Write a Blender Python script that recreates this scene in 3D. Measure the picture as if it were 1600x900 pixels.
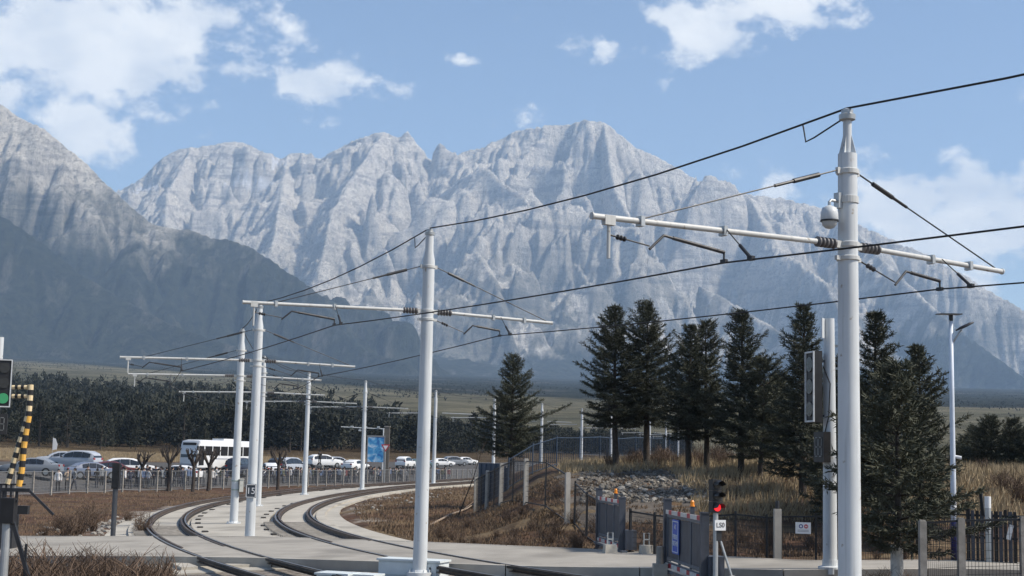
import bpy, bmesh, math, random
import numpy as np
from mathutils import Vector, Matrix
random.seed(7); rng = np.random.default_rng(7)
sc = bpy.context.scene
for o in list(bpy.data.objects): bpy.data.objects.remove(o)
COL = sc.collection

# ------------------------------------------------------------------ camera
CAM_H = 2.874; FPX = 2222.0; PITCH = math.radians(6.84); ROLL = math.radians(1.31)
_cp, _sp, _cr, _sr = math.cos(PITCH), math.sin(PITCH), math.cos(ROLL), math.sin(ROLL)
FW = np.array([0, _cp, _sp]); _u0 = np.array([0, -_sp, _cp]); _r0 = np.array([1.0, 0, 0])
RT = _cr*_r0 + _sr*_u0; UP = -_sr*_r0 + _cr*_u0
cam_d = bpy.data.cameras.new('camera'); cam = bpy.data.objects.new('camera', cam_d); COL.objects.link(cam)
cam_d.sensor_width = 36.0; cam_d.lens = 36.0*FPX/1600.0; cam_d.clip_start = 0.1; cam_d.clip_end = 60000
cam.matrix_world = Matrix(((RT[0], UP[0], -FW[0], 0), (RT[1], UP[1], -FW[1], 0), (RT[2], UP[2], -FW[2], CAM_H), (0, 0, 0, 1)))
sc.camera = cam

# ------------------------------------------------------------------ light
SUN_EL = math.radians(47); SUN_AZ = math.radians(103)   # azimuth clockwise from +Y (view direction): from the right, a little behind
sdir = Vector((math.sin(SUN_AZ)*math.cos(SUN_EL), math.cos(SUN_AZ)*math.cos(SUN_EL), math.sin(SUN_EL)))
sl = bpy.data.lights.new('sun', 'SUN'); sl.energy = 4.8; sl.angle = math.radians(6); sl.color = (1.0, 0.91, 0.78)
so_ = bpy.data.objects.new('sun', sl); COL.objects.link(so_); so_.rotation_euler = sdir.to_track_quat('Z', 'Y').to_euler()
sc.view_settings.view_transform = 'Standard'; sc.view_settings.look = 'None'
sc.view_settings.exposure = 0.38; sc.view_settings.gamma = 1.0; sc.view_settings.use_curve_mapping = False
sc.cycles.max_bounces = 6; sc.cycles.volume_bounces = 1; sc.cycles.transparent_max_bounces = 8
sc.cycles.use_denoising = True; sc.cycles.caustics_reflective = False; sc.cycles.caustics_refractive = False
SKY_STRENGTH = 0.12

def ray(px, py): return (px-800)/FPX*RT + (450-py)/FPX*UP + FW

def build_world():
    w = bpy.data.worlds.new('World'); sc.world = w; w.use_nodes = True
    nt = w.node_tree; N = nt.nodes; L = nt.links; N.clear()
    out = N.new('ShaderNodeOutputWorld'); bg = N.new('ShaderNodeBackground'); bg.inputs['Strength'].default_value = SKY_STRENGTH
    sky = N.new('ShaderNodeTexSky'); sky.sky_type = 'NISHITA'; sky.sun_disc = False
    sky.sun_elevation = SUN_EL; sky.sun_rotation = SUN_AZ; sky.altitude = 800; sky.air_density = 1.0; sky.dust_density = 1.4; sky.ozone_density = 1.6
    tc = N.new('ShaderNodeTexCoord')
    def math_(op, a, b=None, clamp=False):
        n = N.new('ShaderNodeMath'); n.operation = op; n.use_clamp = clamp
        for i, v in enumerate((a, b)):
            if v is None: continue
            if isinstance(v, (int, float)): n.inputs[i].default_value = v
            else: L.new(v, n.inputs[i])
        return n.outputs[0]
    def vm(op, a, b=None):
        n = N.new('ShaderNodeVectorMath'); n.operation = op
        for i, v in enumerate((a, b)):
            if v is None: continue
            if isinstance(v, tuple): n.inputs[i].default_value = v
            else: L.new(v, n.inputs[i])
        return n.outputs[1] if op in ('LENGTH', 'DOT_PRODUCT') else n.outputs[0]
    d = tc.outputs['Generated']
    # cloud banks: direction, half width, half height (radians)
    banks = [(60, 60, .085, .045, 1.0), (180, 70, .07, .055, 1.1), (270, 55, .055, .05, 1.0), (150, 195, .042, .02, 1.0), (20, 130, .03, .03, .9), (90, 110, .05, .03, .9), (370, 110, .035, .025, .75), (230, 205, .02, .012, .6), (330, 20, .04, .03, .5),
             (430, 80, .025, .03, .85), (480, 140, .04, .018, 1.0), (560, 135, .03, .014, .9), (730, 76, .018, .008, .95), (860, 75, .028, .018, .6), (630, 85, .03, .012, .3), (580, 5, .02, .008, .7),
             (1080, 45, .045, .022, 1.05), (1200, 10, .065, .02, 1.0), (960, 80, .02, .012, .75), (1040, 120, .012, .012, .5), (1290, -20, .05, .03, .9),
             (800, 195, .02, .012, .9), (1130, 268, .014, .010, .75), (1215, 305, .022, .016, 1.0), (1280, 318, .02, .014, .8), (1420, 325, .06, .03, 1.0), (1520, 350, .06, .04, 1.05), (1600, 340, .05, .04, .95), (1480, 395, .08, .03, .9), (1680, 330, .07, .04, 1.0),
             (-120, 80, .08, .06, 1.0), (1850, 150, .08, .03, .8), (300, -160, .10, .03, .9), (1000, -200, .10, .03, .8)]
    acc = None
    # wobble the lookup direction so that the banks get torn outlines
    nz = N.new('ShaderNodeTexNoise'); nz.inputs['Scale'].default_value = 16; nz.inputs['Detail'].default_value = 5; L.new(d, nz.inputs['Vector'])
    wob = vm('MULTIPLY', vm('SUBTRACT', nz.outputs['Color'], (.5, .5, .5)), (.06, .06, .05))
    dw = vm('ADD', d, wob)
    for px, py, sx, sy, a in banks:
        r = ray(px, py); r = r/np.linalg.norm(r)
        v = vm('SUBTRACT', dw, tuple(r)); v = vm('MULTIPLY', v, (1/sx, 1/sx, 1/sy))
        l = vm('LENGTH', v)
        m = math_('MULTIPLY', math_('SUBTRACT', 1.0, math_('MULTIPLY', l, .55), True), a*1.13)
        acc = m if acc is None else math_('MAXIMUM', acc, m)
    # the rest of the sky carries the same sort of broken cloud
    far = N.new('ShaderNodeTexNoise'); far.inputs['Scale'].default_value = 3.0; far.inputs['Detail'].default_value = 3
    L.new(vm('MULTIPLY', d, (1, 1, 2.2)), far.inputs['Vector'])
    fr = N.new('ShaderNodeMapRange'); L.new(far.outputs['Fac'], fr.inputs[0]); fr.inputs[1].default_value = .5; fr.inputs[2].default_value = .72
    dot = vm('DOT_PRODUCT', d, tuple(FW)); outm = N.new('ShaderNodeMapRange'); L.new(dot, outm.inputs[0]); outm.inputs[1].default_value = .93; outm.inputs[2].default_value = .86
    acc = math_('MAXIMUM', acc, math_('MULTIPLY', math_('MULTIPLY', fr.outputs[0], outm.outputs[0]), .9))
    n1 = N.new('ShaderNodeTexNoise'); n1.inputs['Scale'].default_value = 26; n1.inputs['Detail'].default_value = 9; n1.inputs['Roughness'].default_value = .62
    L.new(vm('MULTIPLY', d, (1, 1, 1.5)), n1.inputs['Vector'])
    dens = math_('ADD', acc, math_('MULTIPLY', math_('SUBTRACT', n1.outputs['Fac'], .52), 2.1))
    al = N.new('ShaderNodeMapRange'); al.interpolation_type = 'SMOOTHSTEP'; L.new(dens, al.inputs[0]); al.inputs[1].default_value = .44; al.inputs[2].default_value = .86
    n2 = N.new('ShaderNodeTexNoise'); n2.inputs['Scale'].default_value = 22; n2.inputs['Detail'].default_value = 6
    L.new(vm('ADD', vm('MULTIPLY', d, (1, 1, 1.8)), (.01, 0, .02)), n2.inputs['Vector'])
    cr = N.new('ShaderNodeMapRange'); L.new(n2.outputs['Fac'], cr.inputs[0]); cr.inputs[1].default_value = .3; cr.inputs[2].default_value = .62
    mixc = N.new('ShaderNodeMix'); mixc.data_type = 'RGBA'; L.new(cr.outputs[0], mixc.inputs['Factor'])
    k = 1/SKY_STRENGTH
    mixc.inputs['A'].default_value = (.66*k, .70*k, .75*k, 1); mixc.inputs['B'].default_value = (.92*k, .92*k, .90*k, 1)
    mx = N.new('ShaderNodeMix'); mx.data_type = 'RGBA'
    L.new(math_('MULTIPLY', al.outputs[0], .93), mx.inputs['Factor']); L.new(sky.outputs[0], mx.inputs['A']); L.new(mixc.outputs['Result'], mx.inputs['B'])
    L.new(mx.outputs['Result'], bg.inputs['Color']); L.new(bg.outputs[0], out.inputs['Surface'])
build_world()

# ------------------------------------------------------------------ helpers: noise
def _hash(ix, iy, seed):
    n = (ix.astype(np.int64)*374761393 + iy.astype(np.int64)*668265263 + seed*974634777) & 0xffffffff
    n = ((n ^ (n >> 13))*1274126177) & 0xffffffff
    n = n ^ (n >> 16)
    return (n & 0xffffff)/float(0xffffff)
def vnoise(x, y, seed=0):
    ix = np.floor(x); iy = np.floor(y); fx = x-ix; fy = y-iy
    fx = fx*fx*fx*(fx*(fx*6-15)+10); fy = fy*fy*fy*(fy*(fy*6-15)+10)
    def g(dx, dy):
        a = _hash(ix+dx, iy+dy, seed)*2*np.pi
        return np.cos(a)*(x-ix-dx) + np.sin(a)*(y-iy-dy)
    return ((g(0, 0)*(1-fx)+g(1, 0)*fx)*(1-fy) + (g(0, 1)*(1-fx)+g(1, 1)*fx)*fy)*1.5
def fbm(x, y, oct=4, seed=0, gain=.5):
    x = np.asarray(x, float); y = np.asarray(y, float)
    s = 0; a = 1
    for i in range(oct):
        s = s + a*vnoise(x, y, seed+i); x = x*2.03+17.1; y = y*2.03-9.3; a *= gain
    return s
def ridged(x, y, oct=5, seed=0, gain=.5):
    x = np.asarray(x, float); y = np.asarray(y, float); s = 0; a = 1; w = 1
    for i in range(oct):
        n = (1-np.abs(vnoise(x, y, seed+i)))**2; s = s + a*n*w; w = np.clip(n*1.6, 0, 1); x = x*2.07+5.2; y = y*2.07+1.3; a *= gain
    return s
def sm(a, b, x):
    t = np.clip((np.asarray(x, float)-a)/(np.asarray(b)-a), 0, 1); return t*t*(3-2*t)

# ------------------------------------------------------------------ helpers: track path and terrain
CX, CY, RAD = 102.8, 82.1, 116.2
TH0 = math.radians(212.6); TH1 = math.radians(163.7)
S1 = (TH0-TH1)*RAD
E1 = np.array([CX+RAD*math.cos(TH1), CY+RAD*math.sin(TH1)]); N1 = np.array([math.cos(TH1), math.sin(TH1)]); T1 = np.array([math.sin(TH1), -math.cos(TH1)])
def path(s, o=0.0):
    """point at arc length s along the pole line, o metres outwards; returns x, y and the unit outward normal"""
    if s <= S1:
        t = TH0 - s/RAD; n = np.array([math.cos(t), math.sin(t)]); p = np.array([CX, CY]) + n*(RAD+o)
    else:
        n = N1; p = E1 + T1*(s-S1) + n*o
    return p, n
def so_of(x, y):
    x = np.asarray(x, float); y = np.asarray(y, float)
    ang = np.mod(np.arctan2(y-CY, x-CX), 2*np.pi); r = np.hypot(x-CX, y-CY)
    s = (TH0-ang)*RAD; o = r-RAD
    rx, ry = x-E1[0], y-E1[1]; along = rx*T1[0]+ry*T1[1]; oo = rx*N1[0]+ry*N1[1]
    st = along > 0
    return np.where(st, S1+along, s), np.where(st, oo, o)
def plane(x, y): return .0393*np.clip(x, -34, 10) + .0074*np.clip(y, -20, 110)
def fan(x, y):
    d = np.hypot(x, y); k = np.clip(np.asarray(x, float)/np.maximum(y, 1), -.5, .5)
    u = 60*np.logaddexp(0, (d-345)/60)
    return 1.2 + (.0590 - .012*k)*u + 4e-7*u**2
def G(x, y):
    x = np.asarray(x, float); y = np.asarray(y, float)
    s, o = so_of(x, y)
    pl = plane(x, y)
    zo = np.interp(o, [5, 11, 22, 25, 32, 60, 150, 260], [0, -.45, -.42, -.08, 1.15, 1.35, 1.7, 2.2])
    w = sm(4.8, 11, o)*sm(48, 62, y)
    z = pl*(1-w) + zo*w
    inn = sm(-6, -14, o)*sm(95, 125, y); z = z*(1-inn) + (1.0+.006*(y-100))*inn
    z = z + 2.0*sm(39, 59, y)*sm(-2, 2.2, x)*(1-.6*sm(84, 125, y))
    rough = sm(3.9, 6, np.abs(o))
    z = z + rough*(.10*fbm(x*.35, y*.35, 3, 3) + .04*fbm(x*1.3, y*1.3, 2, 9))*np.where(y < 200, 1, .5)
    d = np.hypot(x, y); f = sm(230, 335, d)
    return z*(1-f) + fan(x, y)*f - .1
def hit(px, py, z0=0.0):
    """pixel -> point on the track-bed plane raised by z0"""
    d = ray(px, py); s = (CAM_H-z0)/(.0393*d[0]+.0074*d[1]-d[2]); return np.array([0, 0, CAM_H])+s*d
def at(px, dist):
    """ground position in the direction of a pixel column at a given distance"""
    d = ray(px, 716+(px-800)*.0229); return d[0]/d[1]*dist, dist
def hitG(px, py, near=15, far=400):
    d = ray(px, py); ts = np.geomspace(near, far, 1500); X = d[0]*ts; Y = d[1]*ts; Z = CAM_H+d[2]*ts
    g = G(X, Y); k = np.argmax(Z < g); return float(X[k]), float(Y[k]), float(g[k])
def at_px(px, py, dist):
    d = ray(px, py); return np.array([0, 0, CAM_H]) + d*(dist/d[1])

# ------------------------------------------------------------------ helpers: materials
MATS = {}
def mat(name, col, rough=.7, metal=0., var=.15, scale=8., bump=0., bscale=30., detail=5, emit=0., spec=.4, col2=None, coord='Object'):
    if name in MATS: return MATS[name]
    m = bpy.data.materials.new(name); m.use_nodes = True; nt = m.node_tree; N = nt.nodes; L = nt.links
    b = N['Principled BSDF']; b.inputs['Roughness'].default_value = rough; b.inputs['Metallic'].default_value = metal
    b.inputs['Specular IOR Level'].default_value = spec
    tc = N.new('ShaderNodeTexCoord'); co = tc.outputs[coord]
    if coord == 'World':
        pass
    n = N.new('ShaderNodeTexNoise'); n.inputs['Scale'].default_value = scale; n.inputs['Detail'].default_value = detail; L.new(co, n.inputs['Vector'])
    mr = N.new('ShaderNodeMapRange'); L.new(n.outputs['Fac'], mr.inputs[0]); mr.inputs[1].default_value = .3; mr.inputs[2].default_value = .7
    mx = N.new('ShaderNodeMix'); mx.data_type = 'RGBA'; L.new(mr.outputs[0], mx.inputs['Factor'])
    c = np.array(col[:3]); c2 = np.array(col2[:3]) if col2 is not None else np.clip(c*(1+var), 0, 1); c1 = c if col2 is not None else c*(1-var)
    mx.inputs['A'].default_value = (*c1, 1); mx.inputs['B'].default_value = (*c2, 1)
    L.new(mx.outputs['Result'], b.inputs['Base Color'])
    if bump:
        nb = N.new('ShaderNodeTexNoise'); nb.inputs['Scale'].default_value = bscale; nb.inputs['Detail'].default_value = 4; L.new(co, nb.inputs['Vector'])
        bp = N.new('ShaderNodeBump'); bp.inputs['Strength'].default_value = bump; bp.inputs['Distance'].default_value = .02
        L.new(nb.outputs['Fac'], bp.inputs['Height']); L.new(bp.outputs[0], b.inputs['Normal'])
    if emit:
        b.inputs['Emission Color'].default_value = (*c, 1); b.inputs['Emission Strength'].default_value = emit
    MATS[name] = m; return m

# ------------------------------------------------------------------ helpers: mesh building
class MB:
    def __init__(self): self.v = []; self.f = []; self.m = []
    def add(self, vs, fs, mi=0):
        k = len(self.v); self.v += [tuple(map(float, p)) for p in vs]; self.f += [tuple(i+k for i in q) for q in fs]; self.m += [mi]*len(fs); return self
    def box(self, c, s, rz=0., mi=0, rx=0., ry=0.):
        M = Matrix.Rotation(rz, 3, 'Z') @ Matrix.Rotation(ry, 3, 'Y') @ Matrix.Rotation(rx, 3, 'X'); c = Vector(c)
        vs = [c + M @ Vector((sx*s[0]/2, sy*s[1]/2, sz*s[2]/2)) for sz in (-1, 1) for sy in (-1, 1) for sx in (-1, 1)]
        return self.add(vs, [(0, 2, 3, 1), (4, 5, 7, 6), (0, 1, 5, 4), (2, 6, 7, 3), (1, 3, 7, 5), (0, 4, 6, 2)], mi)
    def bar(self, p0, p1, w, h=None, mi=0):
        """box from p0 to p1 with cross-section w x h"""
        h = h or w; p0 = Vector(p0); p1 = Vector(p1); d = (p1-p0).normalized()
        a = d.cross(Vector((0, 0, 1))); a = a.normalized() if a.length > 1e-4 else Vector((1, 0, 0)); b = a.cross(d).normalized()
        vs = [p + a*sa*w/2 + b*sb*h/2 for p in (p0, p1) for sb in (-1, 1) for sa in (-1, 1)]
        return self.add(vs, [(0, 2, 3, 1), (4, 5, 7, 6), (0, 1, 5, 4), (2, 6, 7, 3), (1, 3, 7, 5), (0, 4, 6, 2)], mi)
    def tube(self, pts, rad, n=8, mi=0, cap=True):
        pts = [Vector(p) for p in pts]; k = len(self.v); m = len(pts)
        if not hasattr(rad, '__len__'): rad = [rad]*m
        a = None; rings = []
        for i, p in enumerate(pts):
            d = (pts[min(i+1, m-1)]-pts[max(i-1, 0)]).normalized()
            if a is None:
                a = d.cross(Vector((0, 0, 1))); a = a.normalized() if a.length > 1e-3 else Vector((1, 0, 0))
            else:
                a = a - d*a.dot(d); a = a.normalized() if a.length > 1e-5 else d.orthogonal().normalized()
            b = d.cross(a)
            rings.append([p + (a*math.cos(2*math.pi*j/n)+b*math.sin(2*math.pi*j/n))*rad[i] for j in range(n)])
        vs = [q for r in rings for q in r]
        fs = [(i*n+j, i*n+(j+1) % n, (i+1)*n+(j+1) % n, (i+1)*n+j) for i in range(m-1) for j in range(n)]
        if cap: fs += [tuple(range(n))[::-1], tuple((m-1)*n+j for j in range(n))]
        return self.add(vs, fs, mi)
    def lathe(self, prof, n=16, c=(0, 0, 0), mi=0):
        vs = []; fs = []
        for r, z in prof:
            vs += [(c[0]+r*math.cos(2*math.pi*j/n), c[1]+r*math.sin(2*math.pi*j/n), c[2]+z) for j in range(n)]
        for i in range(len(prof)-1):
            fs += [(i*n+j, i*n+(j+1) % n, (i+1)*n+(j+1) % n, (i+1)*n+j) for j in range(n)]
        fs += [tuple(range(n))[::-1], tuple((len(prof)-1)*n+j for j in range(n))]
        return self.add(vs, fs, mi)
    def prism(self, poly, h0, h1, M=None, mi=0):
        """polygon in the local xz plane, extruded along y from h0 to h1"""
        n = len(poly); vs = [(x, h0, z) for x, z in poly] + [(x, h1, z) for x, z in poly]
        if M is not None: vs = [M @ Vector(p) for p in vs]
        fs = [tuple(range(n)), tuple(range(2*n-1, n-1, -1))] + [(i, i+n, (i+1) % n+n, (i+1) % n) for i in range(n)]
        return self.add(vs, fs, mi)
    def mesh(self, name, mats, smooth=False):
        me = bpy.data.meshes.new(name); me.from_pydata(self.v, [], self.f)
        for m in (mats if isinstance(mats, (list, tuple)) else [mats]): me.materials.append(m)
        if any(self.m): me.polygons.foreach_set('material_index', self.m)
        if smooth: me.polygons.foreach_set('use_smooth', [True]*len(self.f))
        me.update(); return me
    def build(self, name, mats, parent=None, smooth=False, loc=None):
        return link(name, self.mesh(name, mats, smooth), parent, loc)
def link(name, me, parent=None, loc=None, rz=0.):
    o = bpy.data.objects.new(name, me); COL.objects.link(o); o.parent = parent
    if loc is not None: o.location = tuple(map(float, loc))
    if rz: o.rotation_euler = (0, 0, rz)
    return o
def smooth_by_angle(me, ang=40):
    me.polygons.foreach_set('use_smooth', [True]*len(me.polygons)); me.set_sharp_from_angle(angle=math.radians(ang))
def tag(o, label=None, cat=None, group=None, kind=None):
    if label: o['label'] = label
    if cat: o['category'] = cat
    if group: o['group'] = group
    if kind: o['kind'] = kind
    return o
def thing(name, label, cat, loc=(0, 0, 0), rz=0., group=None):
    o = link(name, None, None, loc, rz); o.empty_display_size = .2
    return tag(o, label, cat, group)
def copy_tree(o, parent=None):
    c = o.copy(); COL.objects.link(c); c.parent = parent
    for ch in list(o.children): copy_tree(ch, c)
    return c
def np_mesh(name, V, F, mats, smooth=False):
    """V (n,3), F (m,3 or 4) arrays"""
    V = np.asarray(V, np.float32); F = np.asarray(F, np.int32); me = bpy.data.meshes.new(name)
    me.vertices.add(len(V)); me.vertices.foreach_set('co', V.ravel())
    k = F.shape[1]; me.loops.add(F.size); me.loops.foreach_set('vertex_index', F.ravel())
    me.polygons.add(len(F)); me.polygons.foreach_set('loop_start', np.arange(0, F.size, k, dtype=np.int32))
    me.polygons.foreach_set('use_smooth', np.full(len(F), smooth))
    for m in (mats if isinstance(mats, (list, tuple)) else [mats]): me.materials.append(m)
    me.update(calc_edges=True); return me
def grid_faces(nr, nc):
    i = np.arange(nr*nc).reshape(nr, nc); return np.stack([i[:-1, :-1], i[:-1, 1:], i[1:, 1:], i[1:, :-1]], -1).reshape(-1, 4)
FONT_CACHE = {}
def text_mesh(txt, size, depth, m):
    cu = bpy.data.curves.new('lettering', 'FONT'); cu.body = txt; cu.size = size; cu.extrude = depth; cu.align_x = 'CENTER'; cu.align_y = 'CENTER'
    o = bpy.data.objects.new('lettering', cu); COL.objects.link(o); dg = bpy.context.evaluated_depsgraph_get()
    me = bpy.data.meshes.new_from_object(o.evaluated_get(dg)); bpy.data.objects.remove(o); me.materials.clear(); me.materials.append(m); return me
# ================================================================== mountains
def mountain_material():
    m = bpy.data.materials.new('mountain_rock'); m.use_nodes = True; nt = m.node_tree; N = nt.nodes; L = nt.links
    b = N['Principled BSDF']; b.inputs['Roughness'].default_value = .95; b.inputs['Specular IOR Level'].default_value = .1
    geo = N.new('ShaderNodeNewGeometry')
    def noise(scale, det=8, rough=.6, vec=None):
        n = N.new('ShaderNodeTexNoise'); n.inputs['Scale'].default_value = scale; n.inputs['Detail'].default_value = det; n.inputs['Roughness'].default_value = rough
        L.new(vec or geo.outputs['Position'], n.inputs['Vector']); return n.outputs['Fac']
    def ramp(fac, a, b_):
        r = N.new('ShaderNodeMapRange'); L.new(fac, r.inputs[0]); r.inputs[1].default_value = a; r.inputs[2].default_value = b_; return r.outputs[0]
    def mix(f, a, b_):
        x = N.new('ShaderNodeMix'); x.data_type = 'RGBA'
        if isinstance(f, float): x.inputs['Factor'].default_value = f
        else: L.new(f, x.inputs['Factor'])
        for nm, v in (('A', a), ('B', b_)):
            if isinstance(v, tuple): x.inputs[nm].default_value = (*v, 1)
            else: L.new(v, x.inputs[nm])
        return x.outputs['Result']
    # strata: noise squeezed in height
    st = N.new('ShaderNodeVectorMath'); st.operation = 'MULTIPLY'; L.new(geo.outputs['Position'], st.inputs[0]); st.inputs[1].default_value = (.25, .25, 2.2)
    # gully streaks: noise stretched in height
    gl = N.new('ShaderNodeVectorMath'); gl.operation = 'MULTIPLY'; L.new(geo.outputs['Position'], gl.inputs[0]); gl.inputs[1].default_value = (1.0, .5, .16)
    gl2 = N.new('ShaderNodeVectorMath'); gl2.operation = 'MULTIPLY'; L.new(geo.outputs['Position'], gl2.inputs[0]); gl2.inputs[1].default_value = (1.0, .8, .55)
    sepn = N.new('ShaderNodeSeparateXYZ'); L.new(geo.outputs['True Normal'], sepn.inputs[0]); steep = ramp(sepn.outputs['Z'], .78, .50)
    rock = mix(ramp(noise(.0035, 10, .72), .34, .66), (.52, .485, .435), (.83, .77, .67))
    rock = mix(ramp(noise(.010, 8, .7, st.outputs[0]), .50, .62), rock, (.32, .31, .305))      # bedding bands
    scree = mix(ramp(noise(.012, 9, .7), .35, .65), (.68, .635, .555), (.88, .825, .72))
    c_ = mix(steep, scree, rock)
    c_ = mix(ramp(noise(.045, 10, .8), .50, .60), c_, (.27, .26, .25))                        # broken dark rock
    c_ = mix(ramp(noise(.030, 8, .75, gl.outputs[0]), .56, .66), c_, (.74, .70, .63))          # pale chutes
    rock = c_
    a = N.new('ShaderNodeAttribute'); a.attribute_name = 'veg_shade'
    b2 = N.new('ShaderNodeAttribute'); b2.attribute_name = 'fan'
    b3 = N.new('ShaderNodeAttribute'); b3.attribute_name = 'snow'
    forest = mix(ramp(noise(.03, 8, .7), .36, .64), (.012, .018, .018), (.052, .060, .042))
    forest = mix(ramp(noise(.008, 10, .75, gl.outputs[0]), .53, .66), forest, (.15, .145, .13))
    grass = mix(ramp(noise(.012, 9, .75), .40, .60), (.13, .125, .075), (.32, .29, .19))
    grass = mix(ramp(noise(.0021, 4), .52, .66), grass, (.11, .115, .075))
    b4 = N.new('ShaderNodeAttribute'); b4.attribute_name = 'meadow'
    grass = mix(b4.outputs['Fac'], grass, mix(ramp(noise(.25, 6), .35, .65), (.13, .092, .055), (.25, .185, .11)))
    c = mix(a.outputs['Fac'], rock, forest); c = mix(b2.outputs['Fac'], c, grass); c = mix(b3.outputs['Fac'], c, (.8, .8, .82))  # forest colour also stands in for shade on the lower slopes
    L.new(c, b.inputs['Base Color'])
    bp = N.new('ShaderNodeBump'); bp.inputs['Strength'].default_value = 1.0; bp.inputs['Distance'].default_value = 46
    L.new(noise(.020, 14, .80, gl2.outputs[0]), bp.inputs['Height']); L.new(bp.outputs[0], b.inputs['Normal'])
    return m

def erode(Z, cell, n_batch=4, n_part=42000, n_step=46, seed=3):
    """rain drops running over the height grid, all drops of a batch at once; cuts gullies and lays down fans"""
    r = np.random.default_rng(seed); H, W = Z.shape; z = (Z/cell).ravel().copy(); N_ = H*W
    for b in range(n_batch):
        x = r.uniform(2, W-3, n_part); y = r.uniform(2, H-3, n_part); dx = np.zeros(n_part); dy = np.zeros(n_part); sp = np.full(n_part, 1.0); wa = np.ones(n_part); sed = np.zeros(n_part); on = np.ones(n_part)
        for k in range(n_step):
            ix = x.astype(np.int32); iy = y.astype(np.int32); fx = x-ix; fy = y-iy; i0 = iy*W+ix
            a, b_, c, d = z[i0], z[i0+1], z[i0+W], z[i0+W+1]
            gx_ = (b_-a)*(1-fy)+(d-c)*fy; gy_ = (c-a)*(1-fx)+(d-b_)*fx; h0 = a*(1-fx)*(1-fy)+b_*fx*(1-fy)+c*(1-fx)*fy+d*fx*fy
            dx = dx*.12-gx_*.88; dy = dy*.12-gy_*.88; l = np.sqrt(dx*dx+dy*dy)+1e-9; dx /= l; dy /= l
            x2 = np.clip(x+dx, 1.01, W-2.02); y2 = np.clip(y+dy, 1.01, H-2.02)
            jx = x2.astype(np.int32); jy = y2.astype(np.int32); ux = x2-jx; uy = y2-jy; j0 = jy*W+jx
            h1 = z[j0]*(1-ux)*(1-uy)+z[j0+1]*ux*(1-uy)+z[j0+W]*(1-ux)*uy+z[j0+W+1]*ux*uy; dh = h1-h0
            cap = np.maximum(-dh, .02)*sp*wa*2.2
            dep = np.where(dh > 0, np.minimum(dh, sed), np.where(sed > cap, (sed-cap)*.10, 0.0)); ero = np.where((dh <= 0) & (sed <= cap), np.minimum((cap-sed)*.11, -dh*.45), 0.0)*on
            cnt = np.bincount(i0, minlength=N_); q = (dep-ero)/np.maximum(cnt[i0], 1)**.85; q = np.clip(q, -.25, .12); sed = sed-q
            z += np.bincount(i0, q*(1-fx)*(1-fy), N_)+np.bincount(i0+1, q*fx*(1-fy), N_)+np.bincount(i0+W, q*(1-fx)*fy, N_)+np.bincount(i0+W+1, q*fx*fy, N_)
            sp = np.sqrt(np.maximum(sp*sp-dh*1.2, .05)); sp = np.minimum(sp, 3.0); wa *= .975; x, y = x2, y2
    return z.reshape(H, W)*cell

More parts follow.
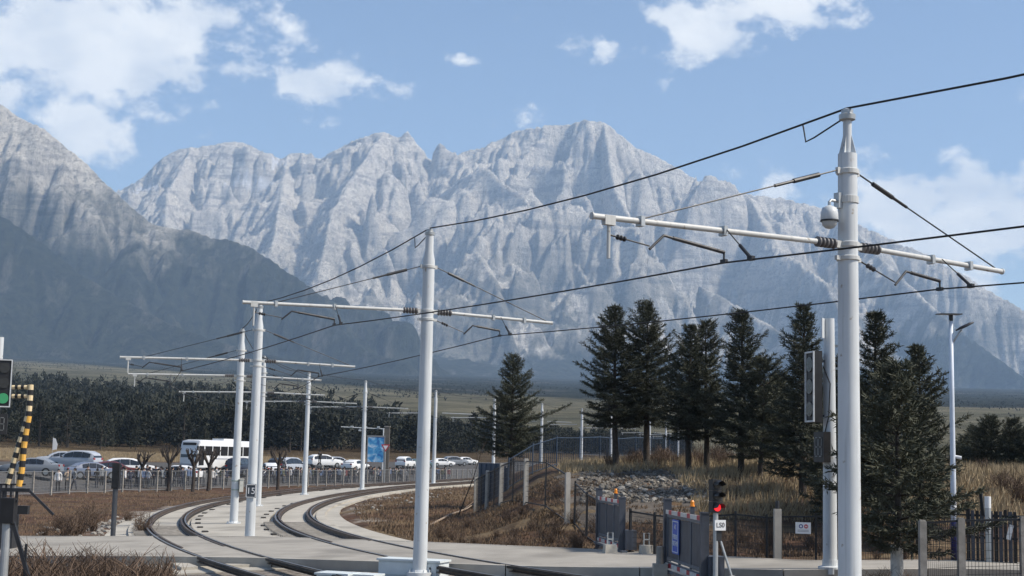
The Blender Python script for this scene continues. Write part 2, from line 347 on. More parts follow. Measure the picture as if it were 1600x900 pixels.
def build_mountains():
    R = []   # (points, k1, k2, B, treeline, relief)
    def ridge(pts, k1=1.25, k2=.42, B=700, tree=520, amp=1.0):
        R.append((np.array([at_px(*p) for p in pts]), k1, k2, B, tree, amp))
    # main range
    ridge([(120, 345, 9700), (195, 292, 9700), (225, 276, 9600), (250, 250, 9600), (280, 232, 9600), (310, 230, 9600), (350, 223, 9600), (380, 222, 9600), (400, 232, 9600), (425, 243, 9600), (440, 248, 9600), (455, 238, 9600), (480, 240, 9600), (500, 248, 9500),
           (520, 236, 9400), (545, 222, 9400), (570, 212, 9300), (600, 204, 9300), (625, 213, 9300), (638, 203, 9300), (655, 226, 9300), (670, 246, 9300), (690, 256, 9400), (720, 238, 9400), (745, 230, 9400), (770, 222, 9300), (800, 206, 9300), (850, 196, 9200),
           (890, 194, 9200), (915, 186, 9100), (945, 190, 9100), (965, 206, 9100), (990, 226, 9100), (1030, 246, 9100), (1090, 281, 9100), (1130, 297, 9100), (1170, 304, 9100), (1230, 311, 9100), (1300, 326, 9000), (1350, 352, 9000),
           (1400, 376, 8900), (1450, 398, 8800), (1500, 426, 8700), (1560, 462, 8600), (1620, 492, 8500), (1750, 545, 8300), (1900, 585, 8200), (2200, 620, 8000)], 1.25, .50, 600)
    # buttresses and spurs; those that fall to the lower right turn their left faces from the sun
    ridge([(600, 206, 9250), (560, 262, 8800), (520, 330, 8200), (500, 420, 7500)], 1.0, .55, 400)
    ridge([(690, 300, 8900), (728, 272, 8600), (760, 258, 8500), (790, 284, 8350), (815, 300, 8250), (850, 345, 8000), (880, 378, 7800), (915, 430, 7400), (960, 520, 6900)], 1.9, .55, 420, 520, .5)
    ridge([(745, 388, 7300), (775, 440, 7000), (800, 520, 6700)], 1.6, .55, 300, 520, .6)
    ridge([(945, 192, 9080), (960, 290, 8500), (1000, 370, 8100), (1062, 430, 7800), (1140, 468, 7500), (1235, 525, 7000), (1300, 580, 6600)], 1.6, .52, 420, 520, .55)
    ridge([(1310, 332, 8950), (1370, 395, 8200), (1440, 462, 7600), (1520, 530, 7100), (1600, 588, 6700), (1700, 630, 6400)], 1.4, .5, 450, 700, .6)
    ridge([(300, 232, 9550), (262, 300, 8900), (260, 350, 8300)], 1.1, .5, 400)
    ridge([(450, 240, 9550), (440, 310, 8800), (420, 420, 7700)], 1.0, .5, 400)
    ridge([(1170, 305, 9050), (1220, 390, 8300), (1290, 440, 7800), (1330, 520, 7200)], 1.1, .5, 400)
    nmain = len(R)
    # mountain on the left, nearer
    ridge([(-500, -260, 6100), (-250, -40, 6000), (-100, 90, 5900), (0, 160, 5700), (30, 182, 5700), (62, 196, 5600), (100, 226, 5600), (135, 254, 5550), (165, 284, 5500), (200, 318, 5450), (232, 346, 5400), (285, 356, 5400), (330, 368, 5350), (380, 380, 5300), (420, 402, 5200), (455, 428, 5150), (485, 446, 5100),
           (510, 476, 5000), (540, 512, 4900), (572, 546, 4800), (640, 566, 4600)], 1.0, .62, 500, 930, .5)
    ridge([(-200, 210, 4900), (0, 335, 4700), (60, 372, 4650), (120, 424, 4600), (200, 470, 4500), (260, 502, 4400), (330, 528, 4300), (420, 552, 4200), (540, 575, 4000)], .75, .5, 500, 2000, .4)
    # wooded bench at the foot of the range
    ridge([(500, 545, 6300), (572, 549, 6300), (640, 553, 6250), (700, 559, 6200), (820, 577, 6100), (900, 586, 6100), (1000, 598, 6100), (1200, 612, 6000), (1450, 630, 6000), (1600, 640, 6000), (2100, 665, 6000)], .16, .11, 300, 3000, .12)
    cell = 16.0; xs = np.arange(-6000, 6000, cell); ys = np.arange(3600, 10750, cell); X, Y = np.meshgrid(xs, ys)
    wx = X + 230*fbm(X/900, Y/900, 4, 41); wy = Y + 230*fbm(X/900, Y/900, 4, 47)
    F = fan(X, Y); F = np.where(Y > 5500, F - (Y-5500)*.03, F)
    best = np.full(X.shape, -1e9); D = np.zeros_like(X); tree = np.zeros_like(X); amp = np.zeros_like(X); rid = np.zeros_like(X)
    for ri, (P, k1, k2, B, tl, am) in enumerate(R):
        bd = np.full(X.shape, 1e9); bz = np.zeros_like(X)
        for a, b in zip(P[:-1], P[1:]):
            ax, ay = a[0], a[1]; vx, vy = b[0]-ax, b[1]-ay; l2 = vx*vx+vy*vy
            t = np.clip(((wx-ax)*vx+(wy-ay)*vy)/l2, 0, 1); dd = np.hypot(wx-ax-t*vx, wy-ay-t*vy)
            t0 = np.clip(((X-ax)*vx+(Y-ay)*vy)/l2, 0, 1); d0 = np.hypot(X-ax-t0*vx, Y-ay-t0*vy)
            m0 = np.clip(d0/300, 0, 1); dd = d0*(1-m0)+dd*m0; t = t0*(1-m0)+t*m0
            k = dd < bd; bd = np.where(k, dd, bd); bz = np.where(k, a[2]+t*(b[2]-a[2]), bz)
        z = bz - (k2*bd + (k1-k2)*B*(1-np.exp(-bd/B)))
        k = z > best; best = np.where(k, z, best); D = np.where(k, bd, D); tree = np.where(k, tl, tree); amp = np.where(k, am, amp); rid = np.where(k, ri, rid)
    hi = sm(0, 600, best-F)
    best = best + amp*hi*sm(20, 500, D)*420*(ridged(wx/1700+.25*fbm(X/600, Y/600, 2, 75), wy/1700, 4, 71, .46)-1.1)
    best = best + amp*hi*sm(5, 150, D)*58*(ridged(wx/400, wy/400, 4, 81, .6)-1.1)
    base = np.maximum(best, F)
    ez = erode(base + hi*6*fbm(X/60, Y/60, 3, 93), cell)
    nb = np.max([np.roll(ez, s_, a_) for s_, a_ in ((1, 0), (-1, 0), (1, 1), (-1, 1))], 0); ez = np.minimum(ez, nb+3)
    keep = sm(0, 90, D)*sm(0, 60, best-F); ez = base*(1-keep)+ez*keep
    # polar sheet seen from the line: even detail in the picture
    ncol = 1010; cols = np.linspace(-430, 2030, ncol)
    rows = np.concatenate([np.geomspace(290, 3700, 95, endpoint=False), np.linspace(3700, 10700, 440)])
    dirs = np.array([ray(c, 716+(c-800)*.0229) for c in cols]); tx = dirs[:, 0]/dirs[:, 1]
    PY = np.repeat(rows[:, None], ncol, 1); PX = PY*tx[None, :]
    def samp(A, fill):
        u = np.clip((PX-xs[0])/cell, 0, len(xs)-1.001); v = (PY-ys[0])/cell; ok = v >= 0; v = np.clip(v, 0, len(ys)-1.001); i = u.astype(int); j = v.astype(int); fu = u-i; fv = v-j
        r_ = A[j, i]*(1-fu)*(1-fv)+A[j, i+1]*fu*(1-fv)+A[j+1, i]*(1-fu)*fv+A[j+1, i+1]*fu*fv; return np.where(ok, r_, fill)
    F2 = fan(PX, PY); Z = samp(ez, F2); tr_ = samp(tree, 3000); am_ = samp(amp, .1); D2 = samp(D, 999); ab = samp(best-F, -50); hi2 = sm(20, 400, ab)
    Z = Z + am_*hi2*(25*(ridged(PX/150+.6*fbm(PX/200, PY/200, 2, 183), PY/130, 4, 181, .66)-1.0) + 12*(ridged(PX/36, PY/36, 3, 191, .6)-1.0))*sm(0, 60, D2+20)
    Z = Z + np.where(ab < 0, 1, 0)*1.6*fbm(PX/150, PY/150, 4, 21)*sm(290, 500, PY); Z[0, :] -= 1.5
    px = cols[None, :]+0*PY
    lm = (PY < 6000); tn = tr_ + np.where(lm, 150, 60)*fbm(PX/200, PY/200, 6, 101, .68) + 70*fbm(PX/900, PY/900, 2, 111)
    veg_shade = sm(np.where(lm, 170, 30), np.where(lm, -220, -30), Z-tn); veg_shade = np.maximum(veg_shade, .72*sm(np.where(lm, 200, 950), np.where(lm, -60, 80), Z-tn)*sm(-.26, .10, fbm(PX/420, PY/260, 6, 131, .66)))  # forest and scrub; soft fade and partial tint also paint blue shade on lower slopes
    veg_shade = np.where(ab < 25, 1.0, veg_shade)
    lim = np.interp(px, [-400, 100, 400, 650, 900, 1600, 2030], [3000, 2900, 2000, 1500, 1350, 1300, 1300])
    isfan = np.where(ab < 40, 1, 0)*sm(1.06, .94, PY/lim + .12*fbm(PX/500, PY/900, 4, 151))
    snow = np.zeros_like(PX)
    for sx_, sz_, r_ in ((372, 1780, 26), (392, 1760, 20), (418, 1950, 14), (208, 1750, 20)):
        snow = np.maximum(snow, sm(1.0, .6, np.hypot((px-sx_)/r_, (Z-sz_)/40) + 1.1*fbm(PX/50, PY/50, 3, 171))*(PY > 8000))
    V = np.stack([PX, PY, Z], -1).reshape(-1, 3)
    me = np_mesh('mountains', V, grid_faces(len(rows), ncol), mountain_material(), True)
    for nm, A in (('veg_shade', veg_shade), ('fan', isfan), ('snow', snow), ('meadow', sm(430, 360, PY))):
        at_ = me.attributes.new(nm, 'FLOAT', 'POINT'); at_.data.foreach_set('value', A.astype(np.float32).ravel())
    tag(link('mountains', me), kind='structure')
    return PX, PY, Z, isfan
MX, MY, MZ, MF = build_mountains()

# ================================================================== ground
def ground_material():
    m = bpy.data.materials.new('dry_ground'); m.use_nodes = True; nt = m.node_tree; N = nt.nodes; L = nt.links
    b = N['Principled BSDF']; b.inputs['Roughness'].default_value = .95; b.inputs['Specular IOR Level'].default_value = .1
    geo = N.new('ShaderNodeNewGeometry')
    def noise(scale, det=6): 
        n = N.new('ShaderNodeTexNoise'); n.inputs['Scale'].default_value = scale; n.inputs['Detail'].default_value = det; L.new(geo.outputs['Position'], n.inputs['Vector']); return n.outputs['Fac']
    def mix(f, a, b_):
        x = N.new('ShaderNodeMix'); x.data_type = 'RGBA'; L.new(f, x.inputs['Factor'])
        for nm, v in (('A', a), ('B', b_)):
            if isinstance(v, tuple): x.inputs[nm].default_value = (*v, 1)
            else: L.new(v, x.inputs[nm])
        return x.outputs['Result']
    def ramp(fac, a, b_):
        r = N.new('ShaderNodeMapRange'); L.new(fac, r.inputs[0]); r.inputs[1].default_value = a; r.inputs[2].default_value = b_; return r.outputs[0]
    straw = mix(ramp(noise(1.3), .35, .65), (.10, .072, .042), (.235, .18, .105))
    earth = mix(ramp(noise(.9), .35, .65), (.050, .032, .023), (.115, .066, .043))
    at1 = N.new('ShaderNodeAttribute'); at1.attribute_name = 'straw'; at2 = N.new('ShaderNodeAttribute'); at2.attribute_name = 'gravel'; at3 = N.new('ShaderNodeAttribute'); at3.attribute_name = 'asphalt'
    c = mix(at1.outputs['Fac'], earth, straw)
    c = mix(at2.outputs['Fac'], c, mix(ramp(noise(6), .35, .65), (.16, .14, .12), (.38, .35, .31)))
    c = mix(at3.outputs['Fac'], c, mix(ramp(noise(2), .35, .65), (.065, .065, .067), (.10, .098, .095)))
    c = mix(ramp(noise(14, 3), .55, .8), c, (.07, .05, .035))
    L.new(c, b.inputs['Base Color'])
    bp = N.new('ShaderNodeBump'); bp.inputs['Strength'].default_value = .8; bp.inputs['Distance'].default_value = .08; L.new(noise(5, 8), bp.inputs['Height']); L.new(bp.outputs[0], b.inputs['Normal'])
    return m
def axis(bps):
    out = []
    for (a, st), (b, _) in zip(bps[:-1], bps[1:]): out.append(np.arange(a, b, st))
    out.append(np.array([bps[-1][0]])); return np.concatenate(out)
gx = axis([(-700, 50), (-200, 8), (-60, 1.5), (-24, .6), (20, 1.0), (45, 6), (200, 50), (700, 1)])
gy = axis([(-120, 20), (0, 4), (20, .8), (34, .5), (75, 1.0), (130, 2.5), (200, 6), (420, 1)])
GX, GY = np.meshgrid(gx, gy); GZ = G(GX, GY)
_s, _o = so_of(GX, GY)
GZ = np.where((np.abs(_o+.0) < 4.6) & (_s > 22), GZ-.12, GZ)
GZ = np.where(np.hypot(GX, GY) > 395, GZ-1.5, GZ)
gme = np_mesh('ground', np.stack([GX, GY, GZ], -1).reshape(-1, 3), grid_faces(len(gy), len(gx)), ground_material(), True)
nz = fbm(GX*.12, GY*.12, 4, 55)
straw = np.clip(sm(52, 60, GY)*sm(1, 6, GX)*(GY < 140) + sm(60, 75, _o)*sm(60, 90, GY) + .25*sm(-.1, .3, nz), 0, 1)
straw = np.maximum(straw, sm(.05, .3, nz)*sm(34, 40, GY)*(_o < -4)*.65)
grav = sm(.6, .2, np.abs(_o-5.2))*sm(-.15, .2, fbm(GX*.5, GY*.5, 3, 57))*(GY > 48) + sm(.7, .2, np.abs(_o+5.6))*sm(-.1, .2, fbm(GX*.4, GY*.4, 3, 58))*(GY > 60) + ((GY < 39) & (np.abs(_o) < 5))*.8
asp = sm(22.5, 23.5, _o)*sm(62, 58, _o)*(GY > 60)
for nm, A in (('straw', straw), ('gravel', np.clip(grav, 0, 1)), ('asphalt', asp)):
    at_ = gme.attributes.new(nm, 'FLOAT', 'POINT'); at_.data.foreach_set('value', np.asarray(A, np.float32).ravel())
tag(link('ground', gme), kind='structure')

# ================================================================== road
def concrete(name, c, var=.12, scale=1.2):
    m = bpy.data.materials.new(name); m.use_nodes = True; nt = m.node_tree; N = nt.nodes; L = nt.links
    b = N['Principled BSDF']; b.inputs['Roughness'].default_value = .88; b.inputs['Specular IOR Level'].default_value = .25
    geo = N.new('ShaderNodeNewGeometry')
    def noise(sc_, det=6):
        n = N.new('ShaderNodeTexNoise'); n.inputs['Scale'].default_value = sc_; n.inputs['Detail'].default_value = det; L.new(geo.outputs['Position'], n.inputs['Vector']); return n.outputs['Fac']
    def ramp(fac, a, b_):
        r = N.new('ShaderNodeMapRange'); L.new(fac, r.inputs[0]); r.inputs[1].default_value = a; r.inputs[2].default_value = b_; return r.outputs[0]
    def mix(f, a, b_):
        x = N.new('ShaderNodeMix'); x.data_type = 'RGBA'; L.new(f, x.inputs['Factor'])
        for nm, v in (('A', a), ('B', b_)):
            if isinstance(v, tuple): x.inputs[nm].default_value = (*v, 1)
            else: L.new(v, x.inputs[nm])
        return x.outputs['Result']
    c = np.array(c)
    col = mix(ramp(noise(scale), .3, .7), tuple(c*(1-var)), tuple(c*(1+var)))
    col = mix(ramp(noise(.35, 8), .50, .68), col, tuple(c*.66))
    col = mix(ramp(noise(9, 4), .6, .8), col, tuple(c*.8))
    L.new(col, b.inputs['Base Color'])
    bp = N.new('ShaderNodeBump'); bp.inputs['Strength'].default_value = .35; bp.inputs['Distance'].default_value = .01; L.new(noise(30, 6), bp.inputs['Height']); L.new(bp.outputs[0], b.inputs['Normal'])
    MATS[name] = m; return m
M_ROAD = concrete('road_concrete', (.325, .305, .27)); M_SLAB = concrete('slab_concrete', (.41, .385, .335)); M_KERB = concrete('kerb_concrete', (.40, .375, .33), .2); M_OLDC = concrete('old_concrete', (.30, .28, .25), .25, 6)
FARX = [-60, -30, -17, -8.1, -3, 2.5, 7.0, 12, 20, 45]; FARY = [57, 52.3, 49.3, 46.7, 43, 38.2, 33.4, 32.7, 31.6, 29]
NEARX = [-60, -30, -14, -9, -6.5, .9, 6, 9, 20, 45]; NEARY = [47, 43, 40, 38.6, 37.6, 33.3, 31.4, 31.0, 29.6, 27]
def road_y(x, t): return np.interp(x, FARX, FARY)*t + np.interp(x, NEARX, NEARY)*(1-t)
def build_road():
    xs = np.arange(-60, 45.01, .75); ts = np.linspace(0, 1, 9)
    V = []; nt_ = len(ts)
    for x in xs:
        ys = [float(road_y(x, t)) for t in ts]
        for y in ys: V.append((x, y, float(plane(x, y))+.15))
    n = len(xs); F = [(i*nt_+j, (i+1)*nt_+j, (i+1)*nt_+j+1, i*nt_+j+1) for i in range(n-1) for j in range(nt_-1)]
    mb = MB(); mb.add(V, F)
    road = mb.build('road', M_ROAD); tag(road, kind='structure')
    for t, nm, w in ((0, 'kerb', -.22), (1, 'kerb', .18)):
        # edge beams of the crossing, in lengths of about 3 m
        for a in np.arange(-36, 20, 3.0):
            k = MB(); X0, X1 = a+.012, a+2.988; q = []
            for x in np.linspace(X0, X1, 5):
                y = float(road_y(x, t)); z = float(plane(x, y)); q.append((x, y, z))
            vs = []
            for x, y, z in q: vs += [(x, y, z-.45), (x, y+w, z-.45), (x, y+w, z+.158), (x, y, z+.158)]
            fs = [(i*4+j, i*4+(j+1) % 4, i*4+4+(j+1) % 4, i*4+4+j) for i in range(4) for j in range(4)] + [(3, 2, 1, 0), (16, 17, 18, 19)]
            k.add(vs, fs); k.build(nm, M_KERB, road)
build_road()

# ================================================================== tram tracks
def oo(s): return 2.3 + 1.1*float(sm(15, 75, s))
def oi(s): return -1.9 - 1.0*float(sm(15, 75, s))
M_RAIL = mat('rail_steel', (.095, .072, .058), .6, .4, .3, 3); M_DARK = mat('dark_rubber', (.040, .036, .032), .85, 0, .35, 5); M_HEAD = mat('rail_head_steel', (.34, .32, .30), .3, .9, .2, 3)
def sweep(offs, s0, s1, prof, step=1.2, z0=0.0):
    """prof: (offset, z) closed polygon swept along the pole line at offset function offs"""
    ss = np.arange(s0, s1+.01, step); V = []; n = len(prof)
    for s in ss:
        for do, dz in prof:
            p, nn = path(s, offs(s)+do); V.append((p[0], p[1], float(plane(p[0], p[1]))+z0+dz))
    m = len(ss); F = [(i*n+j, i*n+(j+1) % n, (i+1)*n+(j+1) % n, (i+1)*n+j) for i in range(m-1) for j in range(n)]
    F += [tuple(range(n)), tuple(range((m-1)*n+n-1, (m-1)*n-1, -1))]
    mb = MB(); mb.add(V, F); return mb
RP = [(-.07, .02), (.07, .02), (.07, .035), (.012, .05), (.012, .125), (.036, .135), (.036, .17), (-.036, .17), (-.036, .135), (-.012, .125), (-.012, .05), (-.07, .035)]
def build_tracks():
    bed = sweep(lambda s: 0, 20, 330, [(-4.6, -.45), (4.9, -.45), (4.9, -.075), (-4.6, -.075)], 2.0).build('track_bed', M_SLAB); tag(bed, kind='structure')
    # concrete panels: in each track, in the median and along the shoulders
    for o0, o1, nm in ((lambda s: oo(s)-.50, lambda s: oo(s)+.50, 'slab_panel'), (lambda s: oi(s)-.50, lambda s: oi(s)+.50, 'slab_panel'), (lambda s: oi(s)+1.0, lambda s: oo(s)-1.0, 'slab_panel'), (lambda s: oo(s)+1.0, lambda s: oo(s)+1.42, 'slab_panel'), (lambda s: oi(s)-1.4, lambda s: oi(s)-1.0, 'slab_panel')):
        s = 21.0
        while s < 150:
            V = []
            for q in np.linspace(s+.015, s+4.785, 5):
                for of, dz in ((o0(q), -.1), (o1(q), -.1), (o1(q), 0), (o0(q), 0)):
                    p, n = path(q, of); V.append((p[0], p[1], float(plane(p[0], p[1]))+dz+random.uniform(-.002, .002)))
            F = [(i*4+j, i*4+(j+1) % 4, i*4+4+(j+1) % 4, i*4+4+j) for i in range(4) for j in range(4)] + [(3, 2, 1, 0), (16, 17, 18, 19)]
            MB().add(V, F).build(nm, M_SLAB, bed); s += 4.8
    for s in np.arange(23, 130, 3.4):
        for of in (oo(s)-1.28, oi(s)+1.28):
            if random.random() < .12: continue
            p, n = path(s+random.uniform(-.5, .5), of); z = float(plane(*p))
            MB().box((p[0], p[1], z+.012), (.22, .62, .05), math.atan2(n[1], n[0])).build('drain_slot', M_DARK, bed)
    for nm, of, lab in (('tram_track', oo, 'curved tram track on the outer side of the white mast row'), ('tram_track', oi, 'curved tram track on the inner side of the white mast row')):
        p0, _ = path(10, of(10)); t = thing(nm, lab, 'tram track', (0, 0, 0))
        for sgn in (1, -1):
            ro = lambda s, q=sgn: of(s)+q*.7535
            sweep(ro, 2, 320, RP).build('rail', M_RAIL, t)
            sweep(lambda s, q=sgn: of(s)+q*.7535-q*.15, 26, 190, RP).build('guard_rail', M_RAIL, t)
            sweep(lambda s, q=sgn: of(s)+q*.68, 25, 300, [(-.16, -.12), (.16, -.12), (.16, .03), (-.16, .03)]).build('rail_pad', M_DARK, t)
            sweep(lambda s, q=sgn: of(s)+q*.7535, 2, 320, [(-.026, .165), (.026, .165), (.026, .172), (-.026, .172)]).build('rail_head', M_HEAD, t)
            sweep(lambda s, q=sgn: of(s)+q*.7535-q*.02, 8, 34, [(-.085, .10), (.085, .10), (.085, .1565), (-.085, .1565)], .6).build('road_groove', M_DARK, t)
        for s in np.arange(3, 42, .62):
            if 12 < s < 25: continue
            p, n = path(s, of(s)); z = float(plane(*p))
            MB().box((p[0], p[1], z-.03), (2.5, .24, .13), math.atan2(n[1], n[0])).build('sleeper', M_OLDC, t)
build_tracks()
# ================================================================== tram masts and wires
def weathered(name, c, dirt):
    m = bpy.data.materials.new(name); m.use_nodes = True; nt = m.node_tree; N = nt.nodes; L = nt.links; b = N['Principled BSDF']; b.inputs['Roughness'].default_value = .45; b.inputs['Specular IOR Level'].default_value = .35
    tc = N.new('ShaderNodeTexCoord'); oi_ = N.new('ShaderNodeObjectInfo'); ad = N.new('ShaderNodeVectorMath'); ad.operation = 'ADD'; L.new(tc.outputs['Object'], ad.inputs[0]); L.new(oi_.outputs['Location'], ad.inputs[1])
    def noise(vec, sc_, det=6):
        v = N.new('ShaderNodeVectorMath'); v.operation = 'MULTIPLY'; L.new(ad.outputs[0], v.inputs[0]); v.inputs[1].default_value = vec; n = N.new('ShaderNodeTexNoise'); n.inputs['Scale'].default_value = sc_; n.inputs['Detail'].default_value = det; L.new(v.outputs[0], n.inputs['Vector']); return n.outputs['Fac']
    def ramp(f, a, b_): r = N.new('ShaderNodeMapRange'); L.new(f, r.inputs[0]); r.inputs[1].default_value = a; r.inputs[2].default_value = b_; return r.outputs[0]
    def mix(f, a, b_):
        x = N.new('ShaderNodeMix'); x.data_type = 'RGBA'; L.new(f, x.inputs['Factor'])
        for nm, v in (('A', a), ('B', b_)):
            if isinstance(v, tuple): x.inputs[nm].default_value = (*v, 1)
            else: L.new(v, x.inputs[nm])
        return x.outputs['Result']
    c = np.array(c); col = mix(ramp(noise((1, 1, 1), 1.3), .35, .65), tuple(c*.94), tuple(c*1.04))
    col = mix(ramp(noise((9, 9, .35), 2.0), .54, .78), col, tuple(c*.72))          # rain streaks
    col = mix(ramp(noise((1, 1, 1), 7.0, 8), .66, .74), col, dirt)                  # chips
    L.new(col, b.inputs['Base Color']); MATS[name] = m; return m
M_WHITE = weathered('white_paint', (.57, .60, .62), (.33, .29, .24)); M_GALV = mat('galvanised_steel', (.42, .44, .45), .45, .5, .12, 6)
M_ARM = weathered('arm_paint', (.52, .53, .52), (.22, .18, .14)); M_BLACK = mat('black_plastic', (.02, .02, .022), .5, 0, .25, 6); M_IRON = mat('dark_iron', (.045, .047, .052), .5, .5, .25, 5)
M_PORC = mat('grey_porcelain', (.13, .125, .125), .35, 0, .2, 8); M_WIRE = mat('oxidised_copper_wire', (.03, .03, .032), .6, .4, .2, 3)
ARM_OUT, ARM_IN = 4.45, 3.3
MAST_MESH = {}
def mast(s, label, kind='cone', detail=True, name='tram_mast', base_xy=None, zoff=0.):
    if base_xy is None: p, n = path(s, 0)
    else:
        p = np.array(base_xy); _, n = path(s, 0)
    z = float(plane(*p))+zoff; t = thing(name, label, 'tram mast', (p[0], p[1], z), math.atan2(n[1], n[0]), 'white masts between the tram tracks')
    key = kind+str(detail)
    def part(nm, fn, m, smooth=True):
        k = (key, nm, fn.__name__)
        if k not in MAST_MESH:
            mb = MB(); fn(mb); me = mb.mesh(nm, m); smooth_by_angle(me, 35); MAST_MESH[k] = me
        return link(nm, MAST_MESH[k], t)
    def shaft(mb):
        if kind == 'step': mb.lathe([(.165, 0), (.158, 2), (.147, 4.5), (.135, 7.38), (.062, 7.381), (.062, 7.9)], 28)
        else: mb.lathe([(.168, 0), (.16, 2), (.15, 4.5), (.14, 7.1), (.145, 7.25), (.10, 7.5), (.098, 7.9)], 28)
    def base_plate(mb):
        mb.lathe([(.30, -.12), (.30, .0), (.30, .03), (.20, .035), (.175, .09)], 24)
        for k in range(8): mb.tube([(.25*math.cos(k*.785), .25*math.sin(k*.785), .02), (.25*math.cos(k*.785), .25*math.sin(k*.785), .09)], .018, 6)
    def cap(mb):
        mb.lathe([(.06, 7.86), (.115, 7.88), (.12, 7.95), (.085, 7.97), (.085, 8.02), (.02, 8.05)], 20)
    part('shaft', shaft, M_WHITE); part('base_plate', base_plate, M_WHITE); part('cap', cap, M_GALV)
    if kind == 'step':
        for k in range(4):
            mb = MB(); mb.prism([(0, 0), (.075, 0), (0, .3)], -.006, .006, Matrix.Translation((0, 0, 7.381)) @ Matrix.Rotation(k*1.5708+.4, 4, 'Z') @ Matrix.Translation((.055, 0, 0))); mb.build('gusset', M_WHITE, t)
    if detail:
        def collar_up(mb): mb.lathe([(.148, 7.08), (.158, 7.09), (.158, 7.15), (.148, 7.16)], 24); mb.box((.17, 0, 7.12), (.09, .05, .09)); mb.box((-.17, 0, 7.12), (.09, .05, .09))
        def collar_mid(mb): mb.lathe([(.150, 6.03), (.163, 6.04), (.163, 6.10), (.150, 6.11)], 24); mb.box((.19, 0, 6.06), (.12, .07, .10)); mb.box((-.19, 0, 6.06), (.12, .07, .10))
        def collar_low(mb): mb.lathe([(.150, 5.84), (.163, 5.85), (.163, 5.90), (.150, 5.91)], 24); mb.box((-.19, 0, 5.87), (.10, .05, .06)); mb.box((.19, 0, 5.87), (.10, .05, .06))
        part('upper_collar', collar_up, M_ARM); part('arm_collar', collar_mid, M_ARM); part('lower_collar', collar_low, M_ARM)
    def disc(mb, p0, p1, r, k=4):
        p0, p1 = Vector(p0), Vector(p1); pts = []; rad = []
        for i in range(k):
            for f, q in ((0, .45), (.35, 1), (.7, 1), (.95, .45)): pts.append(p0.lerp(p1, (i+f)/k)); rad.append(r*q)
        mb.tube(pts, rad, 12)
    for sgn, Lr in ((1, ARM_OUT), (-1, ARM_IN)):
        def arm(mb, g=sgn, l=Lr):
            mb.tube([(g*.62, 0, 6.06), (g*l, 0, 5.99)], .039, 12); mb.tube([(g*l, 0, 5.99), (g*(l+.02), 0, 5.99)], .048, 12)
        arm.__name__ += str(sgn); a = part('arm', arm, M_ARM)
        if not detail: 
            def droplet(mb, l=Lr): mb.tube([(l-.2, 0, 6.08), (l-.2, 0, 5.6)], .035, 8)
            if sgn == 1: part('drop_post', droplet, M_ARM)
            continue
        def insul(mb, g=sgn): disc(mb, (g*.25, 0, 6.06), (g*.62, 0, 6.06), .075, 5)
        insul.__name__ += str(sgn); part('arm_insulator', insul, M_PORC)
        for q in (Lr-.75, Lr*.52):
            def clampm(mb, g=sgn, l=Lr, q=q): mb.box((g*q, 0, 6.06-.07*q/l), (.06, .12, .13))
            clampm.__name__ += str(sgn)+str(round(q, 2)); part('arm_clamp', clampm, M_GALV)
        def stay(mb, g=sgn, l=Lr):
            a_, b_ = Vector((g*.21, 0, 7.12)), Vector((g*(l-.75 if g > 0 else l-.15), 0, 6.03))
            mb.tube([a_, a_.lerp(b_, .10)], .012, 6); mb.tube([a_.lerp(b_, .10), a_.lerp(b_, .24)], .034, 8); mb.tube([a_.lerp(b_, .24), a_.lerp(b_, .34)], .022, 8); mb.tube([a_.lerp(b_, .34), b_], .011, 6)
        stay.__name__ += str(sgn); part('stay', stay, M_IRON)
        wo = abs((oo if sgn == 1 else oi)(s)); key = kind+str(round(wo, 1))
        if sgn == 1:
            def drop(mb): mb.box((4.2, 0, 5.96), (.16, .08, .12)); mb.tube([(4.2, 0, 5.95), (4.2, 0, 5.48)], .024, 10)
            part('drop_post', drop, M_ARM); a0 = (4.2, 0, 5.78); a1 = (wo+1.25, 0, 5.70)
        else: a0 = (-.24, 0, 5.86); a1 = (-(wo-.95), 0, 5.62)
        def holder(mb, a0=a0, a1=a1):
            p, q = Vector(a0), Vector(a1); mb.tube([p, p.lerp(q, .18)], .012, 6); disc(mb, p.lerp(q, .18), p.lerp(q, .42), .035, 3); mb.tube([p.lerp(q, .42), q], .010, 6)
        holder.__name__ += str(sgn); part('tension_insulator', holder, M_IRON)
        if sgn == 1: k0, k1, k2 = (wo+1.25, 0, 5.66), (wo+1.02, 0, 5.86), (wo, 0, 5.74)
        else: k0, k1, k2 = (-(wo-.95), 0, 5.58), (-(wo-.72), 0, 5.80), (-wo, 0, 5.72)
        def steady(mb, k0=k0, k1=k1, k2=k2):
            k0, k1, k2 = Vector(k0), Vector(k1), Vector(k2)
            mb.tube([k0, k0.lerp(k1, .9), k1, k1.lerp(k2, .15)], .018, 8); mb.tube([k1.lerp(k2, .15), k2], .026, 8); mb.tube([k2, k2-Vector((0, 0, .13))], .014, 6); mb.box(k2-Vector((0, 0, .12)), (.05, .1, .05))
        steady.__name__ += str(sgn); part('steady_arm', steady, M_IRON)
        g2 = Vector((sgn*(wo+.02), .55, 5.60)); g3 = Vector((sgn*wo, .05, 6.04))
        def dropper(mb, a=g2, b=g3):
            mb.tube([a, a.lerp(b, .45)], .024, 8); mb.tube([a.lerp(b, .45), b], .008, 6); mb.box(a, (.06, .09, .06))
        dropper.__name__ += str(sgn); part('dropper', dropper, M_IRON); key = kind+str(detail)
    return t
def S_at(deg): return (212.6-deg)*math.pi/180*RAD
MS = {}
